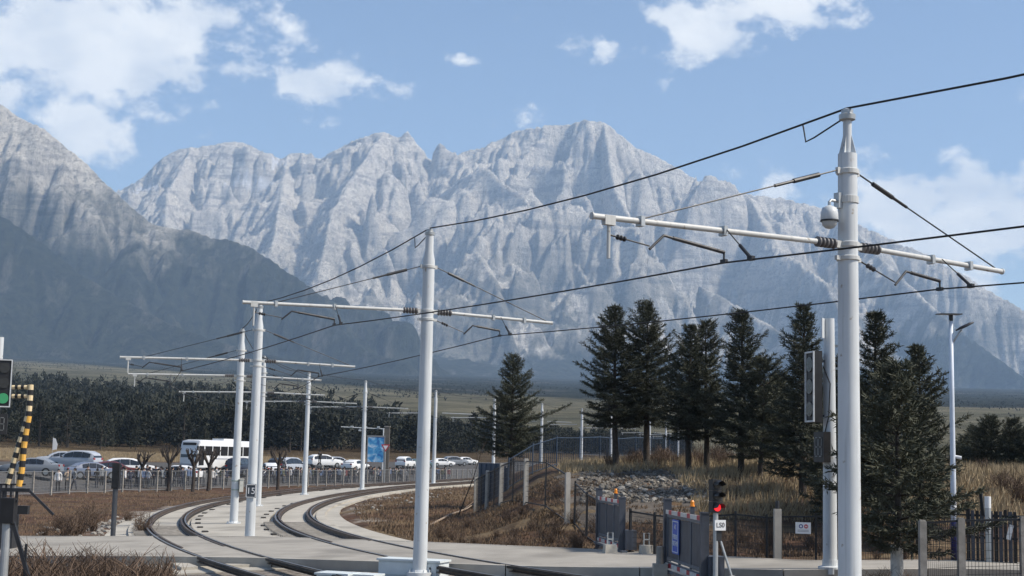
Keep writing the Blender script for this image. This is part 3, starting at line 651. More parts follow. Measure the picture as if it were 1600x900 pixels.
MS[0] = (S_at(212.5), (4.74, 19.9), -.42); MS[1] = (S_at(204.8), (-2.0, 33.7), 0); MS[2] = (S_at(197.15), (-8.5, 47.8), 0); MS[3] = (S_at(191.7), (-11.1, 58.6), 0); MS[4] = (S_at(182.65), (-13.3, 76.8), 0); MS[5] = (S_at(173.4), (-13.5, 95.6), 0); MS[6] = (S_at(168.3), (-10.7, 105.7), 0)
masts = []
masts.append(mast(MS[0][0], 'white tram mast with dome camera on its side, stepped narrow top', 'step', True, base_xy=MS[0][1], zoff=MS[0][2]))
masts.append(mast(MS[1][0], 'white tram mast rising beside the pale cabinets at the road crossing', 'cone', True, base_xy=MS[1][1]))
masts.append(mast(MS[2][0], 'white tram mast with small dark number plate, just past the road crossing', 'cone', True, base_xy=MS[2][1]))
masts.append(mast(MS[3][0], 'white tram mast with a small box strapped to it near the ground', 'cone', True, base_xy=MS[3][1]))
ords = ['fifth', 'sixth', 'seventh', 'eighth', 'ninth', 'tenth', 'eleventh', 'twelfth', 'thirteenth', 'fourteenth', 'fifteenth', 'sixteenth']
for i in (4, 5, 6): masts.append(mast(MS[i][0], 'white tram mast on the curve, %s in the row counted from the dome camera mast' % ords[i-4], 'cone', True, base_xy=MS[i][1]))
straight = [S1+8.5, S1+26, S1+44, S1+63, S1+80, S1+108, S1+122, S1+134]
for i, s in enumerate(straight): masts.append(mast(s, 'far white tram mast on the straight, %s counted from the dome camera mast' % ords[i+3], 'cone', False))
masts[1].scale.z = 1.012; masts[2].scale.z = .978; masts[3].scale.z = .99; masts[5].scale.z = 1.02
# extras on masts
def local(t, p): return t.matrix_basis @ Vector(p)
M_PLATE = mat('plate_dark', (.05, .06, .075), .5); M_PAINTW = mat('white_lettering', (.75, .75, .75), .6, var=.03)
def face_cam(t):   # angle, in the mast frame, of the direction to the viewer side of the line
    l = t.matrix_basis.inverted() @ Vector((0, 0, 2.9)); return math.atan2(l.y, l.x)
t = masts[2]; a = face_cam(t)-.15; c = Vector((math.cos(a), math.sin(a), 0))
q = MB().box((0, 0, 0), (.03, .34, .46), 0); pl = q.build('number_plate', M_PLATE, t); pl.location = c*.178+Vector((0, 0, 1.63)); pl.rotation_euler = (0, 0, a)
fr = MB(); [fr.bar((.018, y0, z0), (.018, y1, z1), .02, .02) for (y0, z0), (y1, z1) in (((-.15, -.21), (.15, -.21)), ((.15, -.21), (.15, .21)), ((.15, .21), (-.15, .21)), ((-.15, .21), (-.15, -.21)))]
fr.build('plate_border', M_PAINTW, pl); tx = link('plate_number', text_mesh('15', .30, .002, M_PAINTW), pl, (.02, 0, -.005)); tx.rotation_euler = (math.pi/2, 0, math.pi/2)
t = masts[3]; bx = MB(); bx.box((-.24, .12, 1.55), (.16, .26, .5)); bx.box((-.24, .12, 1.815), (.2, .3, .03)); bx.build('strapped_box', mat('cream_box', (.55, .55, .50), .6), t)
for z_ in (1.38, 1.74): MB().lathe([(.166, z_-.025), (.176, z_-.024), (.176, z_+.024), (.166, z_+.025)], 24).build('strap', mat('green_strap', (.30, .36, .33), .6), t)
# dome camera: hangs on the first mast, its own thing
t0 = masts[0]; L0 = t0.matrix_basis
pc = L0 @ Vector((.34, -.02, 6.40)); dc = thing('dome_camera', 'white dome surveillance camera hanging on a bracket of the white mast', 'camera', tuple(pc), t0.rotation_euler.z)
def shp(nm, prof, m, off=(0, 0, 0)):
    mb = MB(); mb.lathe(prof, 20, off); me = mb.mesh(nm, m); smooth_by_angle(me, 50); return link(nm, me, dc)
shp('housing', [(.03, .20), (.10, .165), (.122, .09), (.125, .0), (.12, -.01)][::-1], M_WHITE); shp('trim_ring', [(.118, -.03), (.13, -.028), (.13, -.008), (.118, -.006)], M_IRON)
shp('dome', [(.01, -.135), (.06, -.12), (.10, -.08), (.112, -.03)], mat('camera_dome', (.45, .48, .50), .15, var=.05))
mb = MB(); mb.tube([(0, 0, .19), (0, 0, .25), (-.03, 0, .28), (-.16, 0, .28)], .022, 8); mb.box((-.165, 0, .29), (.06, .10, .22)); mb.build('bracket', M_GALV, dc)
MB().lathe([(.143, 6.66), (.153, 6.665), (.153, 6.76), (.143, 6.765)], 24).build('camera_collar', M_ARM, t0)
# wires
def wire(name, pts, r, label, sag=.0, per=6):
    mb = MB(); out = []
    for a, b in zip(pts[:-1], pts[1:]):
        a, b = Vector(a), Vector(b); l = (b-a).length
        for k in range(per): u = k/per; q = a.lerp(b, u); q.z -= sag*(l/15)**2*4*u*(1-u); out.append(q)
    out.append(Vector(pts[-1])); mb.tube(out, r, 6); o = mb.build(name, M_WIRE, None, True); return tag(o, label, 'overhead wire')
tops = [m.matrix_basis @ Vector((0, 0, 8.05)) for m in masts]
def extra(off, z, s): p, n = path(s, off); return Vector((p[0], p[1], float(plane(*p))+z))
near = tops[0] + (tops[0]-tops[1])*1.1 + Vector((1.2, 1.0, .25))
wire('feeder_wire', [near]+tops, .016, 'thick black feeder wire running over the tops of the white masts', .22)
for fn, g, lab in ((oo, 1, 'contact wire strung under the long arms above the outer track'), (oi, -1, 'contact wire strung under the short arms above the inner track')):
    pts = []
    for i, m in enumerate(masts):
        s = ([MS[k][0] for k in range(7)]+straight)[i]; pts.append(m.matrix_basis @ Vector((g*abs(fn(s)), 0, 5.60)))
    pts = [pts[0]+(pts[0]-pts[1])*1.0+Vector((1.0, .5, 0))]+pts
    wire('contact_wire', pts, .0125, lab, .05)
# jumper loop at the first two mast tops
for k in (0, 1):
    a = tops[k]; d = (tops[k+1]-tops[k]).normalized(); mb = MB()
    l = [a+Vector((0, 0, -.14))+d*.1, a+d*.75+Vector((0, 0, -.30)), a+d*.95+Vector((0, 0, -.33)), a+d*1.0+Vector((0, 0, -.12)), a+d*1.02+(tops[k+1]-a).normalized()*0+Vector((0, 0, -.06))]
    inv = masts[k].matrix_basis.inverted(); mb.tube([inv @ q for q in l], .012, 6); mb.build('jumper_loop', M_WIRE, masts[k], True)

# ================================================================== crossing signals
M_LENS = mat('dark_lens', (.030, .030, .032), .2, var=.1); M_FRAME = mat('signal_frame_white', (.55, .57, .58), .5)
M_RED = mat('red_lamp', (1.0, .03, .04), .3, emit=.7, var=.05); M_GREEN = mat('green_lamp', (.05, .30, .13), .3, emit=.05, var=.05); M_SEG = mat('display_segment', (.20, .21, .21), .5)
SEG = {'8': 'abcdefg', '3': 'abcdg'}
def digits(mb, txt, w, h, y, zc, xc, r, mi=0):
    for i, ch in enumerate(txt):
        x0 = xc+(i-(len(txt)-1)/2)*w*1.5
        pos = {'a': ((-1, 1), (1, 1)), 'b': ((1, 1), (1, 0)), 'c': ((1, 0), (1, -1)), 'd': ((-1, -1), (1, -1)), 'e': ((-1, -1), (-1, 0)), 'f': ((-1, 0), (-1, 1)), 'g': ((-1, 0), (1, 0))}
        for sgm in SEG[ch]:
            (a, b), (c, d) = pos[sgm]; p = Vector((x0+a*w/2, y, zc+b*h/2)); q = Vector((x0+c*w/2, y, zc+d*h/2)); mb.bar(p.lerp(q, .1), p.lerp(q, .9), r, r)
def crossing_signal(loc, rz_head, label, lit, txt, height=6.4, dx=0):
    t = thing('crossing_signal', label, 'traffic signal', loc)
    mb = MB(); mb.lathe([(.16, -.1), (.155, 0), (.145, 2), (.13, 4), (.115, height)], 20); me = mb.mesh('pole', M_WHITE); smooth_by_angle(me); link('pole', me, t)
    MB().lathe([(.26, -.1), (.26, .05), (.17, .07), (.165, .2)], 20).build('base_flange', M_WHITE, t)
    h = link('signal_head', None, t, (0, 0, 0), rz_head)
    hb = MB(); hb.box((0, -.36, height-1.52), (.46, .18, 1.56)); body = hb.build('signal_head', M_BLACK, t); body.rotation_euler = (0, 0, rz_head); body.location = (dx, 0, 0)
    bpy.data.objects.remove(h)
    fr = MB()
    for dx in (-.215, .215): fr.box((dx, -.465, height-1.52), (.035, .03, 1.54))
    for dz in (-.755, .755): fr.box((0, -.465, height-1.52+dz), (.39, .03, .035))
    fr.build('frame', M_FRAME, body)
    for k, z in enumerate((.49, 0, -.49)):
        m = lit if (k == 2 and lit) else M_LENS
        l = MB(); l.tube([(0, -.45, height-1.52+z), (0, -.478, height-1.52+z)], [.17, .165], 20); l.build('lens', m, body)
    for z in (height-2.15, height-.95):
        MB().box((0, -.19, z), (.05, .22, .05)).build('clamp', M_IRON, body)
    c = MB(); c.box((0, -.36, height-2.83), (.52, .16, .66)); cd = c.build('countdown_display', M_BLACK, t); cd.rotation_euler = (0, 0, rz_head); cd.location = (dx*.8, 0, 0)
    dg = MB(); digits(dg, txt, .13, .40, -.447, height-2.83, 0, .022); dg.build('digit', M_SEG, cd)
    for z in (height-2.70, height-3.0): MB().box((0, -.2, z), (.04, .3, .03)).build('bracket', M_IRON, cd)
    return t
x, y, z = hit(1297, 889, .15); 
sg = crossing_signal((x, y, float(plane(x, y))+.15), math.radians(-78), 'white pole with dark three-lens signal and countdown box turned sideways, beside the mast', None, '88', 5.45)
bx = MB(); bx.box((.42, .1, 4.60), (.26, .3, .95)); bx.box((.2, .05, 4.85), (.2, .05, .05)); bx.box((.2, .05, 4.35), (.2, .05, .05)); bx.build('control_box', mat('box_grey', (.36, .38, .38), .5), sg)
sp = MB(); sp.box((-.14, -.1, 5.22), (.02, .3, .44), -.5); s_ = sp.build('number_sign', M_WHITE, sg)
for dz in (.13, .0, -.13):
    k = MB(); k.box((-.152, -.105, 5.22+dz), (.012, .10, .085), -.5); k.build('print_mark', M_BLACK, s_)
cb = MB(); cb.tube([(-.15, -.05, 4.4), (-.02, -.17, 4.0), (-.05, -.16, 3.3), (-.12, -.1, 2.95)], .012, 6); cb.build('cable', M_BLACK, sg)
x, y, z = at_px(2, 600, 46.5); gz = float(plane(x, y))
crossing_signal((x-.13, y, gz), math.radians(14), 'white pole with lit green signal and countdown box at the left crossing', M_GREEN, '38', 6.75, .26)

# small dark signal seen from behind at the road edge
x, y, z = hit(176, 844); t = thing('track_signal', 'small dark signal on a grey post at the road edge near shrubs', 'signal post', (x, y, z))
MB().lathe([(.10, -.1), (.10, .05), (.085, .06), (.085, 1.75)], 14).build('post', mat('dark_grey_paint', (.07, .075, .085), .6), t)
hb = MB(); hb.box((0, 0, 2.15), (.24, .2, .86)); [hb.box((0, -.11, 2.15+d), (.2, .02, .24)) for d in (-.28, 0, .28)]; h = hb.build('signal_head', M_BLACK, t)
for d in (-.26, 0.02, .30):
    v = MB(); v.tube([(0, .1, 2.15+d), (0, .26, 2.15+d)], .09, 12); v.build('visor', M_BLACK, h)

# crossing boom, folded upright, striped
M_YEL = mat('boom_yellow', (.72, .40, .08), .55, var=.12, scale=4); M_CREAM = mat('boom_faded_yellow', (.70, .56, .34), .55, var=.12, scale=4)
def boom():
    d = 43.0; P = lambda px, py, dd=d: at_px(px, py, dd)
    bx_, by_, bz_ = P(26, 800); bz_ = float(plane(bx_, by_)); t = thing('boom_barrier', 'folded crossing boom in orange and black stripes beside the green signal', 'barrier', (bx_, by_, bz_))
    O = Vector((bx_, by_, bz_))
    def striped(nm, pts, r, k):
        pts = [Vector(P(*p))-O for p in pts]; L_ = [0]
        for a, b in zip(pts[:-1], pts[1:]): L_.append(L_[-1]+(b-a).length)
        def q(u):
            u *= L_[-1]
            for i in range(len(pts)-1):
                if u <= L_[i+1]+1e-6: return pts[i].lerp(pts[i+1], (u-L_[i])/(L_[i+1]-L_[i]))
            return pts[-1]
        mb = MB()
        for i in range(k): mb.tube([q(i/k), q((i+.5)/k), q((i+1)/k)], r, 10, i % 2)
        return mb
    striped('a', [(12, 756), (18, 735), (28, 700), (38, 670), (45, 645), (47, 620), (48, 601)], .085, 19).build('boom_arm', [M_CREAM, M_BLACK], t)
    striped('b', [(30, 760), (34, 735), (37, 700), (41, 672), (45, 650)], .09, 11).build('boom_arm', [M_YEL, M_BLACK], t)
    for yy in (605, 619): striped('c', [(19, yy), (43, yy)], .065, 5).build('boom_link', [M_CREAM, M_BLACK], t)
    mb = MB(); mb.box((-.25, 0, .55), (.5, .5, 1.3)); mb.build('drive_housing', M_IRON, t); MB().box((-.02, 0, 1.28), (.75, .2, .25)).build('pivot', M_BLACK, t)
    for px_ in (2, 10, 18): a = Vector(P(px_, 757))-O; b = a.copy(); b.z = .0; MB().bar(b, a, .05).build('guard_bar', M_IRON, t)
    MB().bar(Vector(P(-6, 757))-O, Vector(P(40, 757))-O, .05).build('guard_rail', M_IRON, t)
boom()
def stile():
    d = 24.0; P = lambda px, py: at_px(px, py, d); a = P(11, 812); bz = float(G(a[0], a[1])); O = Vector((a[0], a[1], bz)); t = thing('braced_post', 'grey steel post with dark diagonal brace among the dry shrubs by the crossing', 'post', tuple(O))
    MB().lathe([(.07, -.1), (.07, float(a[2])-bz), (.06, float(a[2])-bz+.01)], 14).build('post', M_GALV, t)
    top = Vector(P(20, 815))-O; e = Vector(P(78, 905))-O; e.z = -.05; MB().bar(top, e, .06).build('brace', M_IRON, t)
    c = Vector(P(44, 905))-O; c2 = Vector(P(41, 850))-O; MB().bar(Vector((c2.x, c2.y, -.05)), c2, .035).build('brace_stay', M_IRON, t)
    MB().box((.02, 0, top.z+.18), (.22, .2, .42)).build('clamp_box', M_BLACK, t); MB().bar((0, 0, top.z+.33), Vector(P(28, 783))-O, .045).build('link_bar', M_IRON, t)
    MB().bar((-.6, .1, top.z+.52), (.32, .1, top.z+.52), .06).build('top_bar', M_IRON, t); MB().bar(Vector((.30, .1, top.z+.52)), Vector((.72, .15, top.z+.12)), .04).build('brace', M_IRON, t)
    for q in (-.12, .1): MB().bar((q, .1, top.z+.3), (q, .1, top.z+.52), .04).build('upright', M_IRON, t)
stile()

# ================================================================== gates at the right of the crossing
M_GATE = mat('gate_grey_blue', (.055, .063, .082), .5, 0, .2, 4); M_GATEL = mat('gate_frame_grey', (.12, .135, .16), .5, 0, .15, 4); M_REDT = mat('red_tape', (.45, .04, .05), .5); M_WTAPE = mat('white_tape', (.62, .60, .57), .5)
M_AMB = mat('amber_lens', (.70, .24, .03), .25, emit=.08); M_BLUE = mat('sign_blue', (.03, .10, .50), .4, var=.05); M_SIGNW = mat('sign_white', (.72, .73, .74), .5, var=.04)
def gate(p_far, p_near, label, sign=False, top=1.30):
    (x0, y0), (x1, y1) = p_far, p_near; z0 = float(plane(x0, y0))+.1; L_ = math.hypot(x1-x0, y1-y0); rz = math.atan2(y1-y0, x1-x0)
    t = thing('sliding_gate', label, 'gate', (x0, y0, z0), rz)      # local +x runs along the leaf towards the viewer; local -y is the visible face
    sd = -1
    leaf = MB()
    for z in (.22, .32, top-.06): leaf.bar((0, 0, z), (L_, 0, z), .06)
    for x in (0, L_*.36, L_*.7, L_): leaf.bar((x, 0, .22), (x, 0, top-.06), .055)
    leaf.build('leaf_frame', M_GATEL, t)
    n = int(L_/.13)
    for i in range(n):
        MB().box(((i+.5)*L_/n, .0, top/2+.1), (L_/n-.012, .022, top-.42)).build('slat', M_GATE, t)
    for zz, hh in ((top+.02, .085), (.18, .085)):
        st = MB(); k = 11
        for i in range(k): st.box((L_*(i+.5)/k, sd*.05, zz), (L_/k-.001, .02, hh), mi=0 if i % 3 == 1 else 1)
        st.build('reflective_strip', [M_REDT, M_WTAPE], t)
    for x, h in ((-.12, top+.28), (L_+.12, top+.12)):
        p = MB(); p.box((x, .0, h/2-.1), (.14, .16, h+.2)); p.box((x, 0, h+.01), (.16, .18, .03)); p.build('gate_post', M_GATE, t)
    b = MB(); b.lathe([(.055, 0), (.055, .025), (.042, .03), (.042, .10), (.022, .13)], 12, (L_*.55, .12, top+.20)); b.build('beacon', M_AMB, t)
    MB().box((L_*.55, .12, top*.5+.05), (.08, .08, top+.30)).build('beacon_post', M_GATE, t)
    MB().box((L_+.1, .2, .35), (.5, .3, .5)).build('drive_box', M_GATE, t)
    MB().box((L_/2, 0, .06), (L_+1, .14, .06)).build('guide_rail', M_GATEL, t)
    if sign:
        s = MB(); s.box((L_*.30, sd*.045, .83), (.62, .02, .72)); s = s.build('sign_panel', M_BLUE, t)
        br = MB(); [br.bar((L_*.30+a, sd*.058, b), (L_*.30+c, sd*.058, d), .02, .015) for a, b, c, d in ((-.28, .51, .28, .51), (-.28, 1.15, .28, 1.15), (-.28, .51, -.28, 1.15), (.28, .51, .28, 1.15))]
        br.build('sign_border', M_SIGNW, s)
        rr = random.Random(3)
        for row, (zc, w) in enumerate(((1.04, .20), (.83, .42), (.69, .46))):
            g = MB(); x = L_*.30-w/2
            while x < L_*.30+w/2-.05:
                for _ in range(3): zq = zc+rr.uniform(-.045, .045); g.bar((x, sd*.058, zq), (x+.075, sd*.058, zq), .012, .012)
                for _ in range(2): xq = x+rr.uniform(.01, .065); g.bar((xq, sd*.058, zc-.05), (xq, sd*.058, zc+.05), .012, .012)
                x += .10
            g.build('sign_lettering', M_SIGNW, s)
    return t
g1 = gate((3.55, 31.6), (3.86, 28.3), 'dark sliding gate with a blue notice and red-white strips beside red signal', True)
g2 = gate((2.62, 40.6), (2.98, 37.5), 'plain dark sliding gate without notice on the far side of the road')
# small red signal
x, y = 4.05, 27.9; z = float(plane(x, y)); t = thing('tram_signal', 'small black three-aspect tram signal showing red above a white plate', 'traffic signal', (x, y, z), math.radians(22))
MB().lathe([(.05, -.1), (.05, 1.9)], 12).build('post', M_GALV, t)
hb = MB(); 
for d in (0, .215, .43): hb.box((0, .02, 1.62+d), (.20, .16, .21))
hd = hb.build('signal_head', M_BLACK, t); hd.location = (0, 0, .04)
for k, d in enumerate((0, .215, .43)):
    l = MB(); l.tube([(0, -.06, 1.66+d), (0, -.075, 1.66+d)], .075, 16); l.build('lens', M_RED if k == 0 else M_LENS, hd).location = (0, 0, -.04)
    v = MB(); pts = []; n = 12
    for j in range(n+1):
        a = math.radians(-10+200*j/n); pts.append((math.cos(a)*.088, math.sin(a)*.088))
    vs = [(px_, -.06, 1.66+d+pz_) for px_, pz_ in pts]+[(px_*.95, -.24 if pz_ > 0 else -.12, 1.66+d+pz_*.95) for px_, pz_ in pts]
    v.add(vs, [(j, j+1, n+2+j, n+1+j) for j in range(n)]); v.build('visor', M_BLACK, hd).location = (0, 0, -.04)
pl = MB().box((.06, -.07, 1.32), (.24, .02, .20)).build('number_plate', M_SIGNW, t); tx = link('plate_number', text_mesh('LS0', .13, .002, M_BLACK), pl, (.06, -.083, 1.32)); tx.rotation_euler = (math.pi/2, 0, 0)
MB().box((.05, .0, 1.12), (.12, .10, .20)).build('junction_box', M_IRON, t); MB().tube([(.08, 0, 1.1), (.30, -.1, .35)], .025, 8).build('brace', M_GALV, t); MB().lathe([(.09, -.12), (.09, -.02), (.08, .34), (.05, .36)], 12, (.31, -.1, 0)).build('brace_foot', M_OLDC, t)
# concrete blocks with lifting loops, and a bollard on a block
for px_, py_, lab in ((953, 867, 'concrete block with steel loop in front of the plain far gate'), (1010, 868, 'concrete block with steel loop beside the black fence past the far gate')):
    x, y, z = hit(px_, py_, .1); t = thing('anchor_block', lab, 'concrete block', (x, y, z), .2, 'concrete anchor blocks by the far gate')
    mb = MB(); mb.add([(-.17, -.15, -.1), (.17, -.15, -.1), (.17, .15, -.1), (-.17, .15, -.1), (-.15, -.13, .26), (.15, -.13, .26), (.15, .13, .26), (-.15, .13, .26)], [(3, 2, 1, 0), (4, 5, 6, 7), (0, 1, 5, 4), (1, 2, 6, 5), (2, 3, 7, 6), (3, 0, 4, 7)]); mb.build('block', M_KERB, t)
    MB().tube([(-.07, 0, .2), (-.07, 0, .56), (.07, 0, .56), (.07, 0, .2)], .018, 8).build('loop', M_GALV, t); MB().box((0, 0, .40), (.14, .03, .03)).build('loop_bar', M_GALV, t)
x, y, z = hit(1031, 897, .1); t = thing('bollard', 'short grey concrete bollard on a block near the gate with blue notice', 'bollard', (x, y, z)); MB().box((0, 0, .05), (.30, .28, .34)).build('block', M_KERB, t); MB().lathe([(.085, .2), (.08, .58), (.06, .60)], 14).build('stub', M_OLDC, t)
# pale cabinets beside the crossing mast
M_CAB = mat('cabinet_white', (.60, .65, .66), .5, var=.06, scale=3)
for px_, w, dp, h, lab in ((534, .75, .55, .24, 'small white cabinet standing apart from the mast'), (577, .62, .5, .20, 'low white cabinet between two others by the crossing'), (640, 1.55, .6, .36, 'wide white cabinet behind the foot of the crossing mast')):
    x, y = at(px_, 32.2 if w < 1 else 33.0); z = float(G(x, y)); t = thing('cabinet', lab, 'cabinet', (x, y, z), -.35, 'white cabinets at the crossing')
    if w > 1: t.location.y += 1.15; t.location.x += .1; t.location.z = float(G(t.location.x, t.location.y))
    MB().box((0, 0, h/2-.05), (w, dp, h+.1)).build('housing', M_CAB, t); MB().box((0, 0, h+.02), (w+.08, dp+.08, .045)).build('lid', M_CAB, t)
    MB().box((0, -dp/2-.012, h*.5), (w*.92, .02, h*.8)).build('door', M_CAB, t); MB().box((w*.36, -dp/2-.03, h*.55), (.03, .03, .1)).build('handle', M_IRON, t)
# ================================================================== fences
M_CPOST = concrete('post_concrete', (.40, .38, .345), .15, 4); M_FBLK = mat('fence_black', (.022, .023, .026), .5, .3, .25, 5); M_FGREY = mat('fence_grey', (.24, .25, .26), .5, .3, .15, 5); M_FBLUE = mat('fence_blue', (.030, .050, .085), .5, 0, .25, 4)
def fence(name, label, pts, h, post_w, m_post, m_wire, rails=(1.0, .08), nwire=14, wire_r=.006, horiz=0, group=None, bars=False, alt=None, sink=.15, zfn=None):
    """pts: list of (x, y); a post at each point, one panel between two posts"""
    zf = zfn or (lambda x, y: float(G(x, y)))
    P = [Vector((x, y, zf(x, y))) for x, y in pts]; O = P[0]; t = thing(name, label, 'fence', tuple(O), 0, group)
    for i, p in enumerate(P):
        q = p-O; m = m_post; w = post_w
        if alt and i % alt[0]: m, w = alt[1], alt[2]
        d = (P[min(i+1, len(P)-1)]-P[max(i-1, 0)]); a = math.atan2(d.y, d.x)
        mb = MB(); tilt = random.uniform(-.01, .01)
        mb.box((q.x, q.y, q.z+h/2-sink/2), (w, w, h+sink), a, rx=tilt); mb.box((q.x, q.y, q.z+h+.012), (w*.8, w*.8, .03), a); mb.build('post', m, t)
    for a, b in zip(P[:-1], P[1:]):
        a = a-O; b = b-O; d = (b-a); off = d.normalized()*(post_w/2); u, v = a+off, b-off
        mb = MB()
        for r in rails: mb.bar(u+Vector((0, 0, h*r-.03)), v+Vector((0, 0, h*r-.03)), .035, .04)
        for k in range(1, nwire):
            c = u.lerp(v, k/nwire); z0, z1 = h*rails[-1]-.03, h*rails[0]-.03
            if bars: mb.bar(c+Vector((0, 0, z0)), c+Vector((0, 0, z1)), wire_r*2)
            else: mb.tube([c+Vector((0, 0, z0)), c+Vector((0, 0, z1))], wire_r, 3, cap=False)
        for k in range(1, horiz+1):
            z = h*rails[-1]+(h*rails[0]-h*rails[-1])*k/(horiz+1); mb.tube([u+Vector((0, 0, z)), v+Vector((0, 0, z))], wire_r, 3, cap=False)
        mb.build('wire_panel', m_wire, t)
    return t
# long fence along the car park
pts = [tuple(path(s, 21.5)[0]) for s in np.arange(52, 262, 2.35)]
fence('mesh_fence', 'long grey mesh fence with concrete posts between the tracks and the car park', pts, 1.75, .13, M_OLDC, M_FGREY, (1.0, .12), 12, .007, 3)
# short stretch on the slope, concrete posts with black mesh
mid = [(1.93, 46.0), (1.30, 48.8), (.66, 51.6), (.21, 54.3), (-.25, 57.0), (-.55, 59.0), (-.86, 61.0), (-1.14, 62.8), (-1.42, 64.6)]
fence('slope_fence', 'black mesh fence with pale concrete posts on the bank above the track', mid, 1.6, .15, M_CPOST, M_FBLK, (.97, .06), 16, .006, 7, alt=(2, M_FBLK, .05))
# run down from the bank to the far gate, then along the road
fence('bank_fence', 'black mesh fence stepping down the bank to the plain far gate', [(2.15, 45.6), (2.4, 43.2), (2.75, 41.0)], 1.35, .06, M_FBLK, M_FBLK, (.98, .05), 16, .005, 6)
road_f = [(3.2, 37.3), (3.75, 36.4), (4.3, 35.95), (4.95, 35.6), (5.6, 35.2), (6.3, 34.85), (6.62, 34.7), (7.4, 34.45), (8.4, 34.3), (9.6, 34.1), (11, 34.0), (12.6, 33.9)]
rf = fence('road_fence', 'black mesh fence along the road in front of the grassy mound', road_f, 1.30, .055, M_FBLK, M_FBLK, (.98, .05), 20, .0055, 8)
for k, (x, y) in enumerate(((6.52, 34.74), (11.0, 34.0))):
    pass
cp = thing('gate_pillar', 'pale concrete pillar standing in the black road fence', 'pillar', (6.5, 34.55, float(G(6.5, 34.55)))); MB().box((0, 0, .68), (.17, .17, 1.5)).build('pillar', M_CPOST, cp); MB().lathe([(.05, 1.43), (.05, 1.62)], 8).build('top_pin', M_IRON, cp)
# notice on that fence
x, y = 7.10, 34.44; t = thing('notice_board', 'small white notice with red and blue print hung on the black fence', 'notice', (x, y, float(G(x, y))+.98), math.atan2(-.25, .78))
b_ = MB().box((0, -.06, .0), (.36, .015, .27)).build('board', M_SIGNW, t)
pr = MB(); pr.tube([(-.05, -.07, .04), (-.05, -.072, .04)], .05, 16, 0); pr.tube([(.07, -.07, .04), (.07, -.072, .04)], .05, 16, 1); pr.build('print', [mat('print_blue', (.04, .05, .22), .6), M_REDT], b_)
pr = MB(); pr.tube([(-.05, -.0725, .04), (-.05, -.0735, .04)], .028, 16); pr.box((.07, -.073, .04), (.06, .001, .012)); [pr.box((.07+dx, -.0735, .04), (.01, .001, .05)) for dx in (-.02, .02)]; pr.build('print_mark', M_SIGNW, b_)
pr = MB(); [pr.box((0, -.0685, z_), (.26, .001, .012)) for z_ in (-.05, -.08)]; pr.build('print_line', mat('print_grey', (.3, .3, .33), .6), b_)
for dx in (-.12, .12): MB().box((dx, -.03, .10), (.015, .07, .015)).build('hanger', M_IRON, t)
# near fence on the right
near_f = [(at(p, 27.6)) for p in (1440, 1500, 1597, 1660, 1720)]
nf = fence('near_fence', 'black mesh fence with concrete posts in front of the bushy conifer', near_f, 1.50, .13, M_OLDC, M_FBLK, (1.0, .10), 16, .005, 8)
# dark leaf of a gate behind that fence
def dark_gate():
    a = np.array(at(1508, 33.2)); b = np.array(at(1588, 32.6)); z = float(G(*a)); t = thing('bar_gate', 'dark upright-slat gate behind the concrete-post fence under the mound', 'gate', (a[0], a[1], z), math.atan2(b[1]-a[1], b[0]-a[0])); L_ = float(np.linalg.norm(b-a))
    n = 11
    for i in range(n): MB().box(((i+.5)*L_/n, 0, .66), (L_/n*(.62 if i % 3 else .8), .03, 1.3+.08*(i % 4 == 0))).build('slat', M_GATE if i % 2 else M_FBLK, t)
    for zz in (.15, .7, 1.2): MB().bar((0, .03, zz), (L_, .03, zz), .05).build('rail', M_FBLK, t)
    MB().box((L_*.86, -.03, .85), (.10, .012, .34), 0, ry=.25).build('paper_notice', M_SIGNW, t)
    MB().lathe([(.07, -.1), (.07, 1.62)], 12, (L_*.46, -.12, 0)).build('white_topped_post', M_GALV, t); MB().lathe([(.073, 1.38), (.073, 1.64)], 12, (L_*.46, -.12, 0)).build('post_cap', M_SIGNW, t)
    MB().bar((L_*.34, 0, 1.2), (L_*.30, 0, 1.72), .07).build('slant_bar', M_FBLK, t)
dark_gate()
# blue sheet fence and bar fences behind the bank
zt = lambda x, y: float(G(x, y))
def blue_fence():
    a, b = np.array((-1.45, 71.5)), np.array((.02, 69.0)); z = zt(*a); t = thing('sheet_fence', 'tall dark blue corrugated sheet fence beside the round conifer on the bank', 'fence', (a[0], a[1], z-.1), math.atan2(b[1]-a[1], b[0]-a[0])); L_ = float(np.linalg.norm(b-a)); n = 12
    for i in range(n): MB().box(((i+.5)*L_/n, .03*(i % 2), 1.15), (L_/n*.96, .04, 2.35-.5*max(0, i-8)/4)).build('sheet', M_FBLUE, t)
    for zz in (.5, 1.6): MB().bar((0, .1, zz), (L_, .1, zz), .06).build('rail', M_FBLUE, t)
blue_fence()
fence('bar_fence', 'thin dark upright-bar fence running back across the bank behind the round conifer', [(x, y) for x, y in ((.05, 69.2), (1.2, 70), (2.4, 71), (3.6, 72.5), (4.8, 75), (6.0, 78), (7.2, 81), (8.4, 84), (9.8, 87), (11.2, 90))], 1.5, .05, M_FBLUE, M_FBLUE, (.97, .1), 12, .012, 0, bars=True)
fence('back_fence', 'dark mesh fence on the crest behind the two tall conifers', [(x, 92+.1*x) for x in np.arange(2, 30, 2.2)], 1.9, .06, M_FBLK, M_FBLK, (.98, .06), 14, .009, 5)

